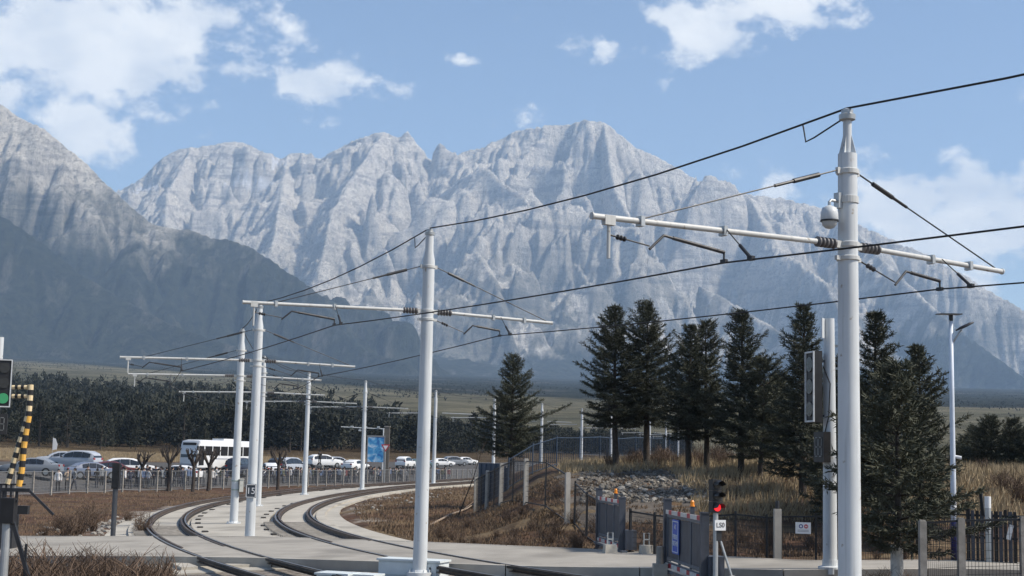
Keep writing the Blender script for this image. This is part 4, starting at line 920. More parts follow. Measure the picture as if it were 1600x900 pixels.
# ================================================================== street lamp on the right
def street_lamp():
    x, y = at(1489, 36.5); z = float(G(x, y)); t = thing('street_lamp', 'slim white solar street lamp with blue base rising behind the conifers', 'street lamp', (x, y, z)); H = 6.15
    mb = MB(); mb.lathe([(.075, 0), (.07, 2.2), (.06, 4), (.05, H)], 16); mb.build('pole', mat('lamp_pole_white', (.60, .66, .74), .4, var=.05), t, True)
    mb = MB(); mb.lathe([(.085, -.1), (.085, 1.0), (.08, 1.02)], 16); mb.build('blue_base', mat('lamp_base_blue', (.03, .035, .16), .5), t, True)
    MB().lathe([(.078, 1.25), (.078, 1.45)], 16).build('band', M_SIGNW, t)
    mb = MB(); mb.tube([(.02, 0, H-.62), (.14, -.02, H-.42), (.26, -.04, H-.25)], .025, 10); mb.build('arm', M_GALV, t, True)
    mb = MB(); mb.add([(0, 0, 0)], []); c = Vector((.34, -.05, H-.15)); n = 16; vs = []
    for (rx_, dz) in ((.02, -.05), (.12, -.03), (.13, .0), (.06, .035)):
        vs += [c+Vector((math.cos(2*math.pi*j/n)*rx_*1.9, math.sin(2*math.pi*j/n)*rx_, dz+math.cos(2*math.pi*j/n)*rx_*.9)) for j in range(n)]
    h = MB(); h.add(vs, [(i*n+j, i*n+(j+1) % n, (i+1)*n+(j+1) % n, (i+1)*n+j) for i in range(3) for j in range(n)]+[tuple(range(n))[::-1], tuple(3*n+j for j in range(n))]); h.build('lamp_head', M_IRON, t, True)
    MB().box((0, 0, H+.05), (.08, .10, .16)).build('panel_bracket', M_BLACK, t); MB().box((-.02, .1, H+.16), (.55, .5, .03), rx=.06).build('solar_panel', mat('solar_glass', (.10, .11, .13), .3), t)
    MB().tube([(.05, 0, 2.65), (.2, -.06, 2.62)], .045, 10).build('small_camera', M_SIGNW, t)
street_lamp()

# ================================================================== billboard, pillar and gantry by the car park
def by_carpark():
    d = 176.0; x, y = at(587, d); z = float(G(x, y)); t = thing('billboard', 'upright lit-blue billboard panel standing by the car park entrance', 'billboard', (x, y, z), .05)
    m = bpy.data.materials.new('billboard_print'); m.use_nodes = True; nt = m.node_tree; N = nt.nodes; L = nt.links; b = N['Principled BSDF']; b.inputs['Roughness'].default_value = .4
    tc = N.new('ShaderNodeTexCoord'); nz = N.new('ShaderNodeTexNoise'); nz.inputs['Scale'].default_value = 1.4; nz.inputs['Detail'].default_value = 6; nz.inputs['Distortion'].default_value = .6; L.new(tc.outputs['Object'], nz.inputs['Vector'])
    r = N.new('ShaderNodeValToRGB'); e = r.color_ramp.elements; e[0].position = .36; e[0].color = (.02, .14, .40, 1); e[1].position = .66; e[1].color = (.55, .68, .80, 1); q = e.new(.5); q.color = (.07, .32, .60, 1); L.new(nz.outputs['Fac'], r.inputs[0]); L.new(r.outputs[0], b.inputs['Base Color'])
    zb, zt_ = float(at_px(587, 722, d)[2])-z, float(at_px(587, 683, d)[2])-z; w = 25/FPX*d
    MB().box((0, 0, (zb+zt_)/2), (w, .25, zt_-zb)).build('print_panel', m, t); fr = MB(); [fr.box((sx*(w/2+.05), 0, (zt_+.1)/2-.05), (.12, .3, zt_+.4)) for sx in (-1, 1)]; fr.box((0, 0, zt_+.1), (w, .3, .2)); fr.build('frame', M_FGREY, t)
    x, y = at(604, d+1); z = float(G(x, y)); h = float(at_px(604, 667, d)[2])-z; t = thing('stone_pillar', 'square grey stone pillar right beside the blue billboard', 'pillar', (x, y, z)); 
    MB().box((0, 0, h/2-.1), (.62, .62, h+.2)).build('shaft', mat('pillar_stone', (.13, .12, .105), .9, bump=.4, bscale=5), t); MB().box((0, 0, h+.06), (.72, .72, .12)).build('cap_stone', M_OLDC, t)
    x, y = at(602, d-2); z = float(G(x, y)); t = thing('give_way_sign', 'red-edged white triangle sign on a post before the stone pillar', 'road sign', (x, y, z)); h = float(at_px(602, 700, d)[2])-z
    MB().lathe([(.05, -.1), (.05, h+.3)], 8).build('post', M_GALV, t); T = MB(); T.prism([(-.55, .42), (.55, .42), (0, -.5)], -.09, -.06); T = T.build('sign_face', M_REDT, t); T.location = (0, 0, h); c = MB(); c.prism([(-.33, .28), (.33, .28), (0, -.26)], -.1, -.092); c.build('sign_centre', M_SIGNW, T)
    x, y = at(598, d+4); z = float(G(x, y)); t = thing('camera_gantry', 'white steel arm with hanging cameras reaching left from the billboard', 'gantry', (x, y, z)); h = float(at_px(598, 669, d+4)[2])-z; l = 68/FPX*d
    MB().lathe([(.1, -.1), (.08, h)], 10).build('post', M_WHITE, t); MB().tube([(0, 0, h-.1), (-l, 0, h+.05)], .055, 8).build('arm', M_WHITE, t)
    for k, dz in ((.12, .12), (.42, .1), (.55, -.35), (.74, .1)): MB().box((-l*k, -.05, h+dz), (.35, .25, .18)).build('camera', M_WHITE, t)
    MB().bar((-l*.55, 0, h), (-l*.55, 0, h-.3), .05).build('hanger', M_WHITE, t)
by_carpark()
x, y = at(82, 250); z = float(G(x, y)); t = thing('white_flag', 'white feather banner standing at the edge of the wood', 'banner', (x, y, z)); zf_ = [float(at_px(82, p, 250)[2])-z for p in (703, 685)]
MB().lathe([(.03, -.1), (.03, max(zf_)+.3)], 8).build('pole', M_GALV, t); b_ = MB(); b_.prism([(0.03, zf_[0]), (.75, zf_[0]+.1), (.85, (zf_[0]+zf_[1])/2), (.45, zf_[1]), (.03, zf_[1]+.1)], -.02, .02); b_.build('cloth', M_SIGNW, t)
# ================================================================== plants
def leaf_mat(name, a, b, rough=.7, nscale=2.2, isl=.55):
    m = bpy.data.materials.new(name); m.use_nodes = True; nt = m.node_tree; N = nt.nodes; L = nt.links; bs = N['Principled BSDF']; bs.inputs['Roughness'].default_value = rough; bs.inputs['Specular IOR Level'].default_value = .2
    oi_ = N.new('ShaderNodeObjectInfo'); ge = N.new('ShaderNodeNewGeometry'); nz = N.new('ShaderNodeTexNoise'); nz.inputs['Scale'].default_value = nscale; nz.inputs['Detail'].default_value = 3; L.new(ge.outputs['Position'], nz.inputs['Vector'])
    ad = N.new('ShaderNodeMath'); ad.operation = 'MULTIPLY_ADD'; L.new(ge.outputs['Random Per Island'], ad.inputs[0]); ad.inputs[1].default_value = isl; L.new(nz.outputs['Fac'], ad.inputs[2])
    a2 = N.new('ShaderNodeMath'); a2.operation = 'MULTIPLY_ADD'; L.new(oi_.outputs['Random'], a2.inputs[0]); a2.inputs[1].default_value = .3; L.new(ad.outputs[0], a2.inputs[2])
    mr = N.new('ShaderNodeMapRange'); L.new(a2.outputs[0], mr.inputs[0]); mr.inputs[1].default_value = .45; mr.inputs[2].default_value = .70+isl
    mx = N.new('ShaderNodeMix'); mx.data_type = 'RGBA'; L.new(mr.outputs[0], mx.inputs['Factor']); mx.inputs['A'].default_value = (*a, 1); mx.inputs['B'].default_value = (*b, 1); L.new(mx.outputs['Result'], bs.inputs['Base Color'])
    MATS[name] = m; return m
M_NEEDLE = leaf_mat('spruce_needles', (.026, .031, .023), (.090, .095, .066)); M_WOOD = leaf_mat('wood_needles', (.006, .008, .007), (.032, .035, .024), nscale=.13, isl=.25); M_PINE = leaf_mat('pine_needles', (.012, .015, .011), (.032, .035, .024))
M_BARK = mat('bark', (.055, .045, .038), .95, 0, .35, 9, .6, 14); M_LIME = mat('lime_wash', (.55, .54, .50), .9, 0, .25, 14); M_TWIG = leaf_mat('dry_twigs', (.060, .042, .031), (.155, .108, .078)); M_GRASS = leaf_mat('dry_grass', (.17, .13, .078), (.40, .315, .195)); M_BROWN = leaf_mat('brown_grass', (.085, .057, .038), (.235, .165, .105))
def quads(B, D, Nn, ln, w):
    """rhombic leaf quads: base B, unit direction D, side N, length, width"""
    n = len(B); ln = np.broadcast_to(ln, (n,))[:, None]; w = np.broadcast_to(w, (n,))[:, None]
    V = np.stack([B, B+D*ln*.45+Nn*w*.5, B+D*ln, B+D*ln*.45-Nn*w*.5], 1).reshape(-1, 3); F = np.arange(4*n).reshape(n, 4); return V, F
def unit(a): return a/np.maximum(np.linalg.norm(a, axis=-1, keepdims=True), 1e-9)
def conifer(seed, H, R, base, lean=0., dens=1.0, shape=1.0, whorl=.20, up=.25, fork=None):
    """returns trunk mesh and crown mesh of a spruce H tall, crown radius R, crown starting at base"""
    r = np.random.default_rng(seed); tr = MB(); k = 9; zs = np.linspace(-.15, H*.98, k); wob = np.cumsum(r.normal(0, .02, (k, 2)), 0); wob -= wob[0]; wob[1] *= .3
    tp = [(wob[i, 0]+lean*zs[i]/H, wob[i, 1], zs[i]) for i in range(k)]; r0 = .022*H
    tr.tube(tp, [max(.012, r0*(1-.93*max(z, 0)/H)) for z in zs], 9)
    axis_at = lambda z: np.array([np.interp(z, zs, [p[0] for p in tp]), np.interp(z, zs, [p[1] for p in tp])])
    B = []; D = []; L_ = []; W = []
    z = base
    lob = r.uniform(0, 6.28, 3)
    while z < H*.985:
        f = (z-base)/(H-base); prof = (1-f)**shape*(.55+.45*min(1, f/.12)) + .035
        nb = max(4, int((7 if f < .75 else 5)*dens)); a0 = r.uniform(0, 6.28)
        for b in range(nb):
            az = a0+b*6.283/nb+r.normal(0, .3); lf = R*prof*r.uniform(.5, 1.15)*(1+.26*math.sin(az+lob[0]+z*1.1)+.18*math.sin(2*az+lob[1]-z*1.6))
            if r.random() < .13: lf *= 1.32
            pitch = -.18+.75*f*1.0+up*(r.random()-.3); d0 = np.array([math.cos(az)*math.cos(pitch), math.sin(az)*math.cos(pitch), math.sin(pitch)])
            n = max(4, int(lf/.075)); t = (np.arange(n)+r.random())/n; t = .16+.84*np.clip(t, .0, 1)
            c0 = axis_at(z); base_p = np.array([c0[0], c0[1], z])
            bend = np.array([0, 0, lf*.22]); P = base_p+d0*(lf*t)[:, None]+bend*(t**2.2)[:, None]+r.normal(0, .015, (n, 3))
            if lf > .25: tr.tube([base_p, base_p+d0*lf*.5+bend*.2, base_p+d0*lf*.92+bend*.85], [max(.006, .011*lf+.006), .008, .003], 3, cap=False)
            side = np.cross(d0, [0, 0, 1.]); side /= np.linalg.norm(side)
            for sg in (-1, 1, 0):
                m = n; tl = (.13+.32*lf*(1-t)*.55)*r.uniform(.6, 1.2, m)
                if sg == 0: dd = d0+np.array([0, 0, .35])+r.normal(0, .25, (m, 3)); tl = tl*.7
                else: dd = d0*.75+side*sg*r.uniform(.55, 1.1, m)[:, None]+r.normal(0, .18, (m, 3))+np.array([0, 0, .10])
                dd = unit(dd); B.append(P); D.append(dd); L_.append(tl); W.append(np.full(m, .026)+.012*r.random(m))
                # needle tufts along the twig
                for u in (.25, .5, .75, .95):
                    q = P+dd*(tl*u)[:, None]; d2 = unit(dd+r.normal(0, .55, (m, 3))); B.append(q); D.append(d2); L_.append(np.full(m, .12)*r.uniform(.7, 1.4, m)); W.append(np.full(m, .026))
        z += whorl*r.uniform(.7, 1.3)*(1.0 if f < .8 else .7)
    for _ in range(14):   # leader
        B.append(np.array([[*axis_at(H*.95), H*.97+.04*_/14*H*.3]])); D.append(unit(r.normal(0, .5, (1, 3))+np.array([[0, 0, .9]]))); L_.append(np.array([.16])); W.append(np.array([.035]))
    B = np.concatenate(B); D = np.concatenate(D); L_ = np.concatenate(L_); W = np.concatenate(W)
    Nn = unit(np.cross(D, unit(r.normal(0, 1, D.shape)+1e-3)))
    V, F = quads(B, D, Nn, L_*1.1, W)
    me = tr.mesh('trunk', M_BARK); smooth_by_angle(me, 60)
    return me, np_mesh('crown', V, F, M_NEEDLE)
def put_conifer(meshes, xyz, rz, label, sc_=1.0, name='conifer', group='conifers on the mound'):
    t = thing(name, label, 'tree', xyz, rz, group); t.scale = (sc_, sc_, sc_) if not hasattr(sc_, '__len__') else sc_
    link('trunk', meshes[0], t); link('crown', meshes[1], t); return t
def tree_at(px, top, base_py, dist, seed, Rr, basefrac, label, shape=.85, **kw):
    """size from the pixel rows of tip and foot at a distance taken from the bank the tree stands on"""
    x, y = at(px, dist); z = float(G(x, y)); tip = float(at_px(px, top, dist)[2]); H = tip-z
    return put_conifer(conifer(seed, H, Rr*1.3, basefrac*H, shape=shape, **kw), (x, y, z), seed*1.3, label)
tree_at(797, 556, 735, 72, 11, 1.55, .24, 'round bushy conifer standing by the dark blue sheet fence', .75, dens=1.0)
tree_at(963, 482, 722, 60, 12, 1.45, .27, 'tall slim conifer at the end of the group, above the rubble bank', .62, lean=.15)
tree_at(1010, 471, 722, 60.5, 13, 1.40, .27, 'tallest conifer of the pair above the rubble bank, trunk bare below', .68)
tree_at(1076, 508, 736, 57, 14, 1.05, .22, 'conifer with bare trunk, left one of the close pair on the grass', .7)
tree_at(1104, 503, 735, 57.5, 15, 1.15, .25, 'conifer with bare trunk, right one of the close pair on the grass', .7)
tree_at(1158, 484, 742, 55, 16, 1.25, .20, 'pointed conifer with leaning trunk on the golden grass', .78, lean=-.1)
tree_at(1188, 560, 746, 54, 17, 1.45, .18, 'shorter dark conifer leaning against the pointed one on the grass', .6)
tree_at(1212, 590, 744, 56, 18, 1.15, .20, 'small spreading conifer at the edge of the golden grass', .6)
tree_at(1254, 474, 760, 50, 19, 1.25, .12, 'tall conifer standing right behind the sideways signal pole', .8)
tree_at(1368, 488, 775, 45, 20, 1.15, .10, 'tall pointed conifer right behind the dome camera mast', .8)
tree_at(1322, 560, 790, 47, 23, 1.1, .08, 'broad low conifer between the signal pole and the mast', .7)
tree_at(1436, 540, 800, 40, 21, 1.20, .08, 'spiky-topped conifer between the mast and the street lamp', .9)
tree_at(1300, 640, 800, 44, 24, .95, .08, 'small conifer under the signal pole beside the road fence', .7)
x, y = at(1400, 29.6); z = float(G(x, y))
t = put_conifer(conifer(22, 4.45, 1.45, .75, shape=.55, dens=1.05), (x, y, z), .7, 'bushy near conifer with lime-washed trunk base behind the concrete-post fence')
MB().lathe([(.135, -.1), (.130, .25), (.125, .78), (.09, .79)], 12).build('lime_wash', M_LIME, t)
for k, (px, tp, d, lab) in enumerate(((1512, 690, 80, 'lowest dark conifer of the far row on the golden mound, beside the street lamp'), (1528, 670, 76, 'dark conifer next to the lowest one of the far row'), (1549, 652, 74, 'tallest rounded dark conifer of the far row on the golden mound'), (1580, 658, 73, 'pointed dark conifer next to the tallest one of the far row'), (1606, 672, 72, 'dark conifer at the open end of the far row on the golden mound'))):
    tree_at(px, tp, 745, d, 31+k, .95, .04, lab, .6, dens=1.3, whorl=.16)

# ---------------------------------------------------------------- wood behind the car park
def pine(seed, H=9., n=520):
    r = np.random.default_rng(seed); tr = MB(); tr.tube([(0, 0, -.3), (r.normal(0, .1), r.normal(0, .1), H*.5), (r.normal(0, .15), r.normal(0, .15), H*.93)], [.17, .12, .04], 6)
    lobes = []
    for k in range(12):
        f = r.uniform(0, 1); zc = H*(.22+.70*f); rr = (1-f*.75)*H*.26*r.uniform(.4, 1); a = r.uniform(0, 6.28); lobes.append((rr*math.cos(a), rr*math.sin(a), zc, H*.16*(1.2-.6*f), H*.09))
        tr.tube([(0, 0, zc-H*.06), (rr*.8*math.cos(a), rr*.8*math.sin(a), zc)], [.05, .02], 3)
    B = []
    for lx, ly, lz, lr, lh in lobes:
        m = n//12; u = unit(r.normal(0, 1, (m, 3)))*r.uniform(.45, 1, (m, 1)); B.append(np.array([lx, ly, lz])+u*np.array([lr, lr, lh*1.5]))
    B = np.concatenate(B); D = unit(r.normal(0, .6, B.shape)+np.array([0, 0, .5])+unit(B-np.array([0, 0, H*.6]))*.7); Nn = unit(np.cross(D, r.normal(0, 1, D.shape))); V, F = quads(B, D, Nn, r.uniform(.35, .8, len(B)), r.uniform(.16, .34, len(B)))
    me = tr.mesh('trunk', M_BARK); return me, (V, F)
PINES = [pine(100+i, 8.5+.5*(i % 3)) for i in range(5)]; PINE_ME = [(a, np_mesh('crown', V, F, M_WOOD)) for a, (V, F) in PINES]
front = []; rr = random.Random(5)
for i, px in enumerate(np.linspace(22, 770, 58)):
    px = px+rr.uniform(-14, 14); d = 296+rr.uniform(0, 55)+.10*max(0, px-300); x, y = at(px, d); z = float(G(x, y)) if d < 395 else float(fan(x, y))
    front.append((x, y)); t = put_conifer(PINE_ME[i % 5], (x, y, z-.3), rr.uniform(0, 6.28), 'dark pine at the front edge of the wood behind the car park', rr.uniform(.6, 1.3), 'pine_tree', 'pines along the front of the wood')
def mass_wood():
    r = np.random.default_rng(9); Vs = []; Fs = []; k = 0
    for i in range(3000):
        px = r.uniform(-140, 1080) if i % 3 else r.uniform(-140, 520); far_ = np.interp(px, [-140, 300, 450, 640, 760, 1080], [930, 900, 760, 490, 425, 430]); near_ = np.interp(px, [0, 700, 800, 1080], [312, 340, 370, 380]); d = near_+(far_-near_)*r.random()**1.3
        x, y = at(px, d); z = float(fan(x, y)) if d > 340 else float(G(x, y)); V, F = PINES[int(r.integers(5))][1]; a = r.uniform(0, 6.28); s = (r.uniform(.7, 1.15)+.45*float(fbm(x/38., y/38., 2, 301)))*np.interp(px, [640, 800], [1, .6])
        nq = 230 if d < 430 else 90; sel = r.permutation(len(F))[:nq]; V = V.reshape(-1, 4, 3)[sel]; c_ = V.mean(1, keepdims=True); V = (c_+(V-c_)*(1.45 if d < 430 else 2.3)).reshape(-1, 3); F = np.arange(len(V)).reshape(-1, 4)
        c, sn = math.cos(a), math.sin(a); V2 = np.stack([(V[:, 0]*c-V[:, 1]*sn)*s*1.1+x, (V[:, 0]*sn+V[:, 1]*c)*s*1.1+y, V[:, 2]*s+z-.5], 1); Vs.append(V2); Fs.append(F+k); k += len(V2)
    o = link('pine_wood', np_mesh('pine_wood', np.concatenate(Vs), np.concatenate(Fs), M_WOOD)); tag(o, 'dense dark pine wood behind the car park', 'wood', kind='stuff')
mass_wood()
def fan_trees():
    r = np.random.default_rng(19); n = 8000; px = r.uniform(-150, 1750, n); d = 900*np.exp(r.uniform(0, 1, n)**.7*np.log(4300/900)); rays = np.array([ray(p, 716+(p-800)*.0229) for p in px]); x = rays[:, 0]/rays[:, 1]*d; y = d
    keep = fbm(x/220, y/420, 4, 201) + .35*fbm(x/60, y/100, 2, 205) > -.02 ; x, y = x[keep], y[keep]; z = fan(x, y); n = len(x); h = r.uniform(1.6, 3.6, n); w = h*r.uniform(.28, .42, n)
    m = 6; u = unit(r.normal(0, 1, (n, m, 3))); B = np.stack([x, y, z], 1)[:, None, :]+np.stack([u[..., 0]*w[:, None]*.7, u[..., 1]*w[:, None]*.7, h[:, None]*(.55+.35*u[..., 2])], -1); B = B.reshape(-1, 3)
    D = unit(r.normal(0, .5, B.shape)+np.array([0, 0, .6])); Nn = unit(np.cross(D, r.normal(0, 1, D.shape))); hh = np.repeat(h, m); V, F = quads(B-D*hh[:, None]*.2, D, Nn, hh*.5, hh*.30)
    o = link('scattered_trees', np_mesh('scattered_trees', V, F, M_PINE)); tag(o, 'dark trees scattered over the pale plain below the mountains', 'trees', kind='stuff')
fan_trees()

# ---------------------------------------------------------------- dry shrubs
def shrub(seed, H, W, n=26):
    r = np.random.default_rng(seed); mb = MB()
    for i in range(n):
        a = r.uniform(0, 6.28); rr_ = W*r.uniform(.15, 1); b = Vector((W*.25*math.cos(a)*r.random(), W*.25*math.sin(a)*r.random(), -.05)); h = H*r.uniform(.6, 1.05)*(1-.35*rr_/W); e = Vector((rr_*math.cos(a), rr_*math.sin(a), h)); m = b.lerp(e, .5)+Vector(r.normal(0, .06*H, 3))
        mb.tube([b, m, e], [.014*H+.003, .008*H+.002, .003], 3, cap=False)
        for j in range(6):
            p = m.lerp(e, r.random()) if j > 1 else b.lerp(m, r.uniform(.4, 1)); q = p+Vector((r.normal(0, .16*H), r.normal(0, .16*H), H*r.uniform(.12, .34))); mb.tube([p, q], [.006*H+.002, .002], 3, cap=False)
            if j < 4: k_ = p.lerp(q, .5); mb.tube([k_, k_+Vector((r.normal(0, .09*H), r.normal(0, .09*H), H*.14))], [.004*H+.001, .002], 3, cap=False)
    return mb.mesh('twigs', M_TWIG)
SHRUBS = [shrub(300+i, 1.0, .6, 30) for i in range(5)]
def put_shrub(i, x, y, s, label, group):
    o = link('dry_shrub', SHRUBS[i % 5], None, (x, y, float(G(x, y))), i*1.7); o.scale = (s*1.15, s*1.15, s); tag(o, label, 'shrub', group)
rr = random.Random(8); i = 0
for px in np.linspace(6, 262, 22):
    d = rr.uniform(24, 33); x, y = at(px+rr.uniform(-5, 5), d); zt_ = float(at_px(px, 862+rr.uniform(-8, 8)+max(0, px-200)*.2, d)[2]); put_shrub(i, x, y, max(.5, min(1.5, zt_-float(G(x, y)))), 'leafless brown shrub in the row along the near road edge by the braced post', 'shrubs along the near road edge'); i += 1
for k in range(11):
    px = rr.uniform(60, 235); d = rr.uniform(50, 66); x, y = at(px, d); put_shrub(i, x, y, rr.uniform(.5, 1.0), 'leafless brown shrub on the earth bank around the small dark signal', 'shrubs on the earth bank'); i += 1
for k in range(26):
    px = rr.uniform(690, 935); d = rr.uniform(39.5, 52); x, y = at(px, d)
    if float(so_of(x, y)[1]) > -5.2: continue
    put_shrub(i, x, y, rr.uniform(.3, .6), 'leafless brown shrub on the bank below the pale-post fence', 'shrubs on the bank below the fence'); i += 1
for k in range(24):
    px = rr.uniform(1000, 1440); d = rr.uniform(35.8, 42); x, y = at(px, d); put_shrub(i, x, y, rr.uniform(.3, .65), 'leafless brown shrub behind the black road fence', 'shrubs behind the road fence'); i += 1
for k in range(22):
    px = rr.uniform(930, 1140); d = rr.uniform(60, 66); x, y = at(px, d); put_shrub(i, x, y, rr.uniform(.5, 1.0), 'grey leafless shrub on the crest among the tall conifers', 'shrubs on the crest'); i += 1
for px, d, s in ((1565, 52, .8), (1594, 50, 1.1), (1535, 58, .6)):
    x, y = at(px, d); put_shrub(i, x, y, s, 'tall bare bush on the golden mound past the street lamp', 'bushes on the golden mound'); i += 1
for px, d, s in ((1365, 28.5, .5), (1380, 28.3, .55), (1420, 28.4, .45), (640, 31.0, .25), (1060, 27.5, .5)):
    x, y = at(px, d); put_shrub(i, x, y, s, 'low dry weed tuft beside the near fence and gate', 'weed tufts near the fence'); i += 1
# bare leaning sapling and fallen branch on the inner bank
x, y = at(716, 62); z = float(G(x, y)); t = thing('bare_sapling', 'leaning bare sapling in front of the end of the slope fence', 'tree', (x, y, z)); mb = MB(); e = Vector(at_px(757, 690, 62))-Vector((x, y, z)); mb.tube([(0, 0, -.1), e*.5+Vector((.1, 0, 0)), e], [.03, .022, .008], 5); mb.build('stem', M_BARK, t)
mb = MB(); [mb.tube([e*f, e*f+Vector((random.uniform(-.5, .7), random.uniform(-.3, .3), random.uniform(.3, .8)))], [.012, .004], 4) for f in (.3, .45, .55, .65, .75, .85)]; mb.build('twigs', M_TWIG, t)
a = np.array(hitG(672, 822)); b = np.array(hitG(748, 790)); mb = MB(); n = Vector(b-a); mb.tube([(0, 0, .03), n*.35+Vector((0, 0, .12)), n*.7+Vector((0, .1, .08)), n+Vector((0, 0, .25))], [.05, .045, .035, .02], 6); mb.tube([n*.6+Vector((0, 0, .08)), n*.75+Vector((.3, .2, .45))], [.02, .006], 4); o = mb.build('fallen_branch', mat('bleached_wood', (.28, .22, .17), .9), None, True, tuple(a)); tag(o, 'pale fallen branch lying on the brown bank inside the curve', 'branch')

# ---------------------------------------------------------------- pollarded street trees in the car park
def pollard(seed, H):
    r = np.random.default_rng(seed); mb = MB(); mb.tube([(0, 0, -.2), (.03, 0, H*.35), (0, .03, H*.6)], [.16, .14, .15], 8); tw = MB()
    for k in range(5):
        a = k*1.26+r.normal(0, .2); e = Vector((math.cos(a)*H*.16, math.sin(a)*H*.16, H*.82)); mb.tube([(0, 0, H*.55), e], [.11, .08], 6)
        for j in range(5): tw.tube([e*r.uniform(.85, 1), e+Vector((r.normal(0, .2), r.normal(0, .2), r.uniform(.25, .6)))], [.05, .03], 4)
    return mb.mesh('trunk', M_BARK), tw.mesh('stubs', M_BARK)
for i, (px, tp, d, lab) in enumerate(((224, 705, 124, 'pollarded bare tree beside the white estate car'), (266, 692, 122, 'pollarded bare tree in front of the white saloon'), (304, 697, 122, 'pollarded bare tree before the coach windscreen'), (328, 699, 124, 'pollarded bare tree before the coach side'), (436, 695, 134, 'pollarded brown tree past the coach beside the white cars'))):
    x, y = at(px, d); z = float(G(x, y)); H = float(at_px(px, tp, d)[2])-z; a, b = pollard(400+i, H); t = thing('pollard_tree', lab, 'tree', (x, y, z), 0, 'pollarded trees behind the long fence'); link('trunk', a, t); link('stubs', b, t)

# ---------------------------------------------------------------- grass
def grass_field(name, label, n, fn, h, m, seed):
    r = np.random.default_rng(seed); X, Y = fn(r, n); Z = G(X, Y); n = len(X); a = r.uniform(0, 6.28, n); hh = r.uniform(*h, n)*(1+.5*fbm(X*.6, Y*.6, 2, 77)); w = .012+.012*r.random(n)
    B = np.stack([X, Y, Z-.02], 1); D = unit(np.stack([r.normal(.12, .32, n), r.normal(0, .32, n), np.ones(n)], 1)); S_ = np.stack([np.cos(a), np.sin(a), 0*a], 1)
    V = np.stack([B-S_*w[:, None], B+S_*w[:, None], B+D*hh[:, None]], 1).reshape(-1, 3); o = link(name, np_mesh(name, V, np.arange(3*n).reshape(n, 3), m)); tag(o, label, 'grass', kind='stuff')
def reg(px0, px1, d0, d1, cond=None):
    def f(r, n):
        px = r.uniform(px0, px1, n); d = r.uniform(d0, d1, n); x = (px-800)/FPX*d*1.005; y = d; k = np.ones(n, bool) if cond is None else cond(x, y); return x[k], y[k]
    return f
grass_field('golden_grass', 'golden dry grass covering the mound among the conifers', 90000, reg(880, 1720, 41, 82, lambda x, y: (fbm(x*.4, y*.4, 3, 33) > -.35) & (y > np.where(x < 6.3, 56.5, 45.5-.1*(x-9)))), (.18, .5), M_GRASS, 1)
grass_field('brown_grass', 'brown dry grass on the bank inside the curve', 70000, reg(560, 1320, 37.5, 56, lambda x, y: (so_of(x, y)[1] < -4.9) & (fbm(x*.5, y*.5, 3, 34) > -.25) & (y > np.interp(x, FARX, FARY)+.5) & ~((x > 1.9) & (x < 6.6) & (y > 45.5) & (fbm(x*.9, y*.9, 2, 39) > -.12))), (.06, .18), M_BROWN, 2)
grass_field('bank_grass', 'sparse reddish dry grass on the outer bank below the long fence', 22000, reg(20, 560, 49, 120, lambda x, y: (so_of(x, y)[1] > 5.6) & (so_of(x, y)[1] < 21.2) & (y > np.interp(x, FARX, FARY)+.4)), (.06, .20), M_BROWN, 3)
grass_field('inner_grass', 'thin dry grass between the inner track and the bank', 26000, reg(480, 780, 48, 110, lambda x, y: (so_of(x, y)[1] < -5.3)), (.08, .25), M_BROWN, 4)
grass_field('meadow_grass', 'pale dry meadow grass between the car park and the wood', 40000, reg(0, 800, 180, 320, lambda x, y: so_of(x, y)[1] > 64), (.25, .6), M_GRASS, 5)
grass_field('verge_grass', 'dry grass among the shrubs along the near road edge', 12000, reg(0, 290, 24, 36), (.12, .4), M_BROWN, 6)

# ---------------------------------------------------------------- stones
M_STONE = mat('rubble_stone', (.15, .138, .12), .9, 0, .4, 3, .4, 8); M_STONEL = mat('pale_limestone', (.28, .265, .24), .9, 0, .25, 3, .4, 8)
def stone_mesh(seed, m):
    r = np.random.default_rng(seed); bm = bmesh.new(); bmesh.ops.create_icosphere(bm, subdivisions=1, radius=1); 
    for v in bm.verts: v.co *= r.uniform(.68, 1.1)
    sx = r.uniform(.7, 1.2); 
    for v in bm.verts: v.co.x *= sx; v.co.z *= .62
    me = bpy.data.meshes.new('stone'); bm.to_mesh(me); bm.free(); me.materials.append(m); return me
ST = [stone_mesh(500+i, M_STONE if i < 4 else M_STONEL) for i in range(8)]
rub = MB(); pts_ = []
rx = np.linspace(2.1, 6.5, 24); ry = np.linspace(45.2, 57.5, 30)
V = [(x+.3*math.sin(y*2.1), y, float(G(x+.3*math.sin(y*2.1), y))+.012) for y in ry for x in rx]; rub.add(V, [tuple(f) for f in grid_faces(30, 24).tolist()]); rub_o = rub.build('rubble_bank', mat('rubble_soil', (.10, .085, .07), .95, 0, .45, 6, .6, 9), None, True); tag(rub_o, kind='structure')
rr = random.Random(12); cnt = 0; tiny = MB()
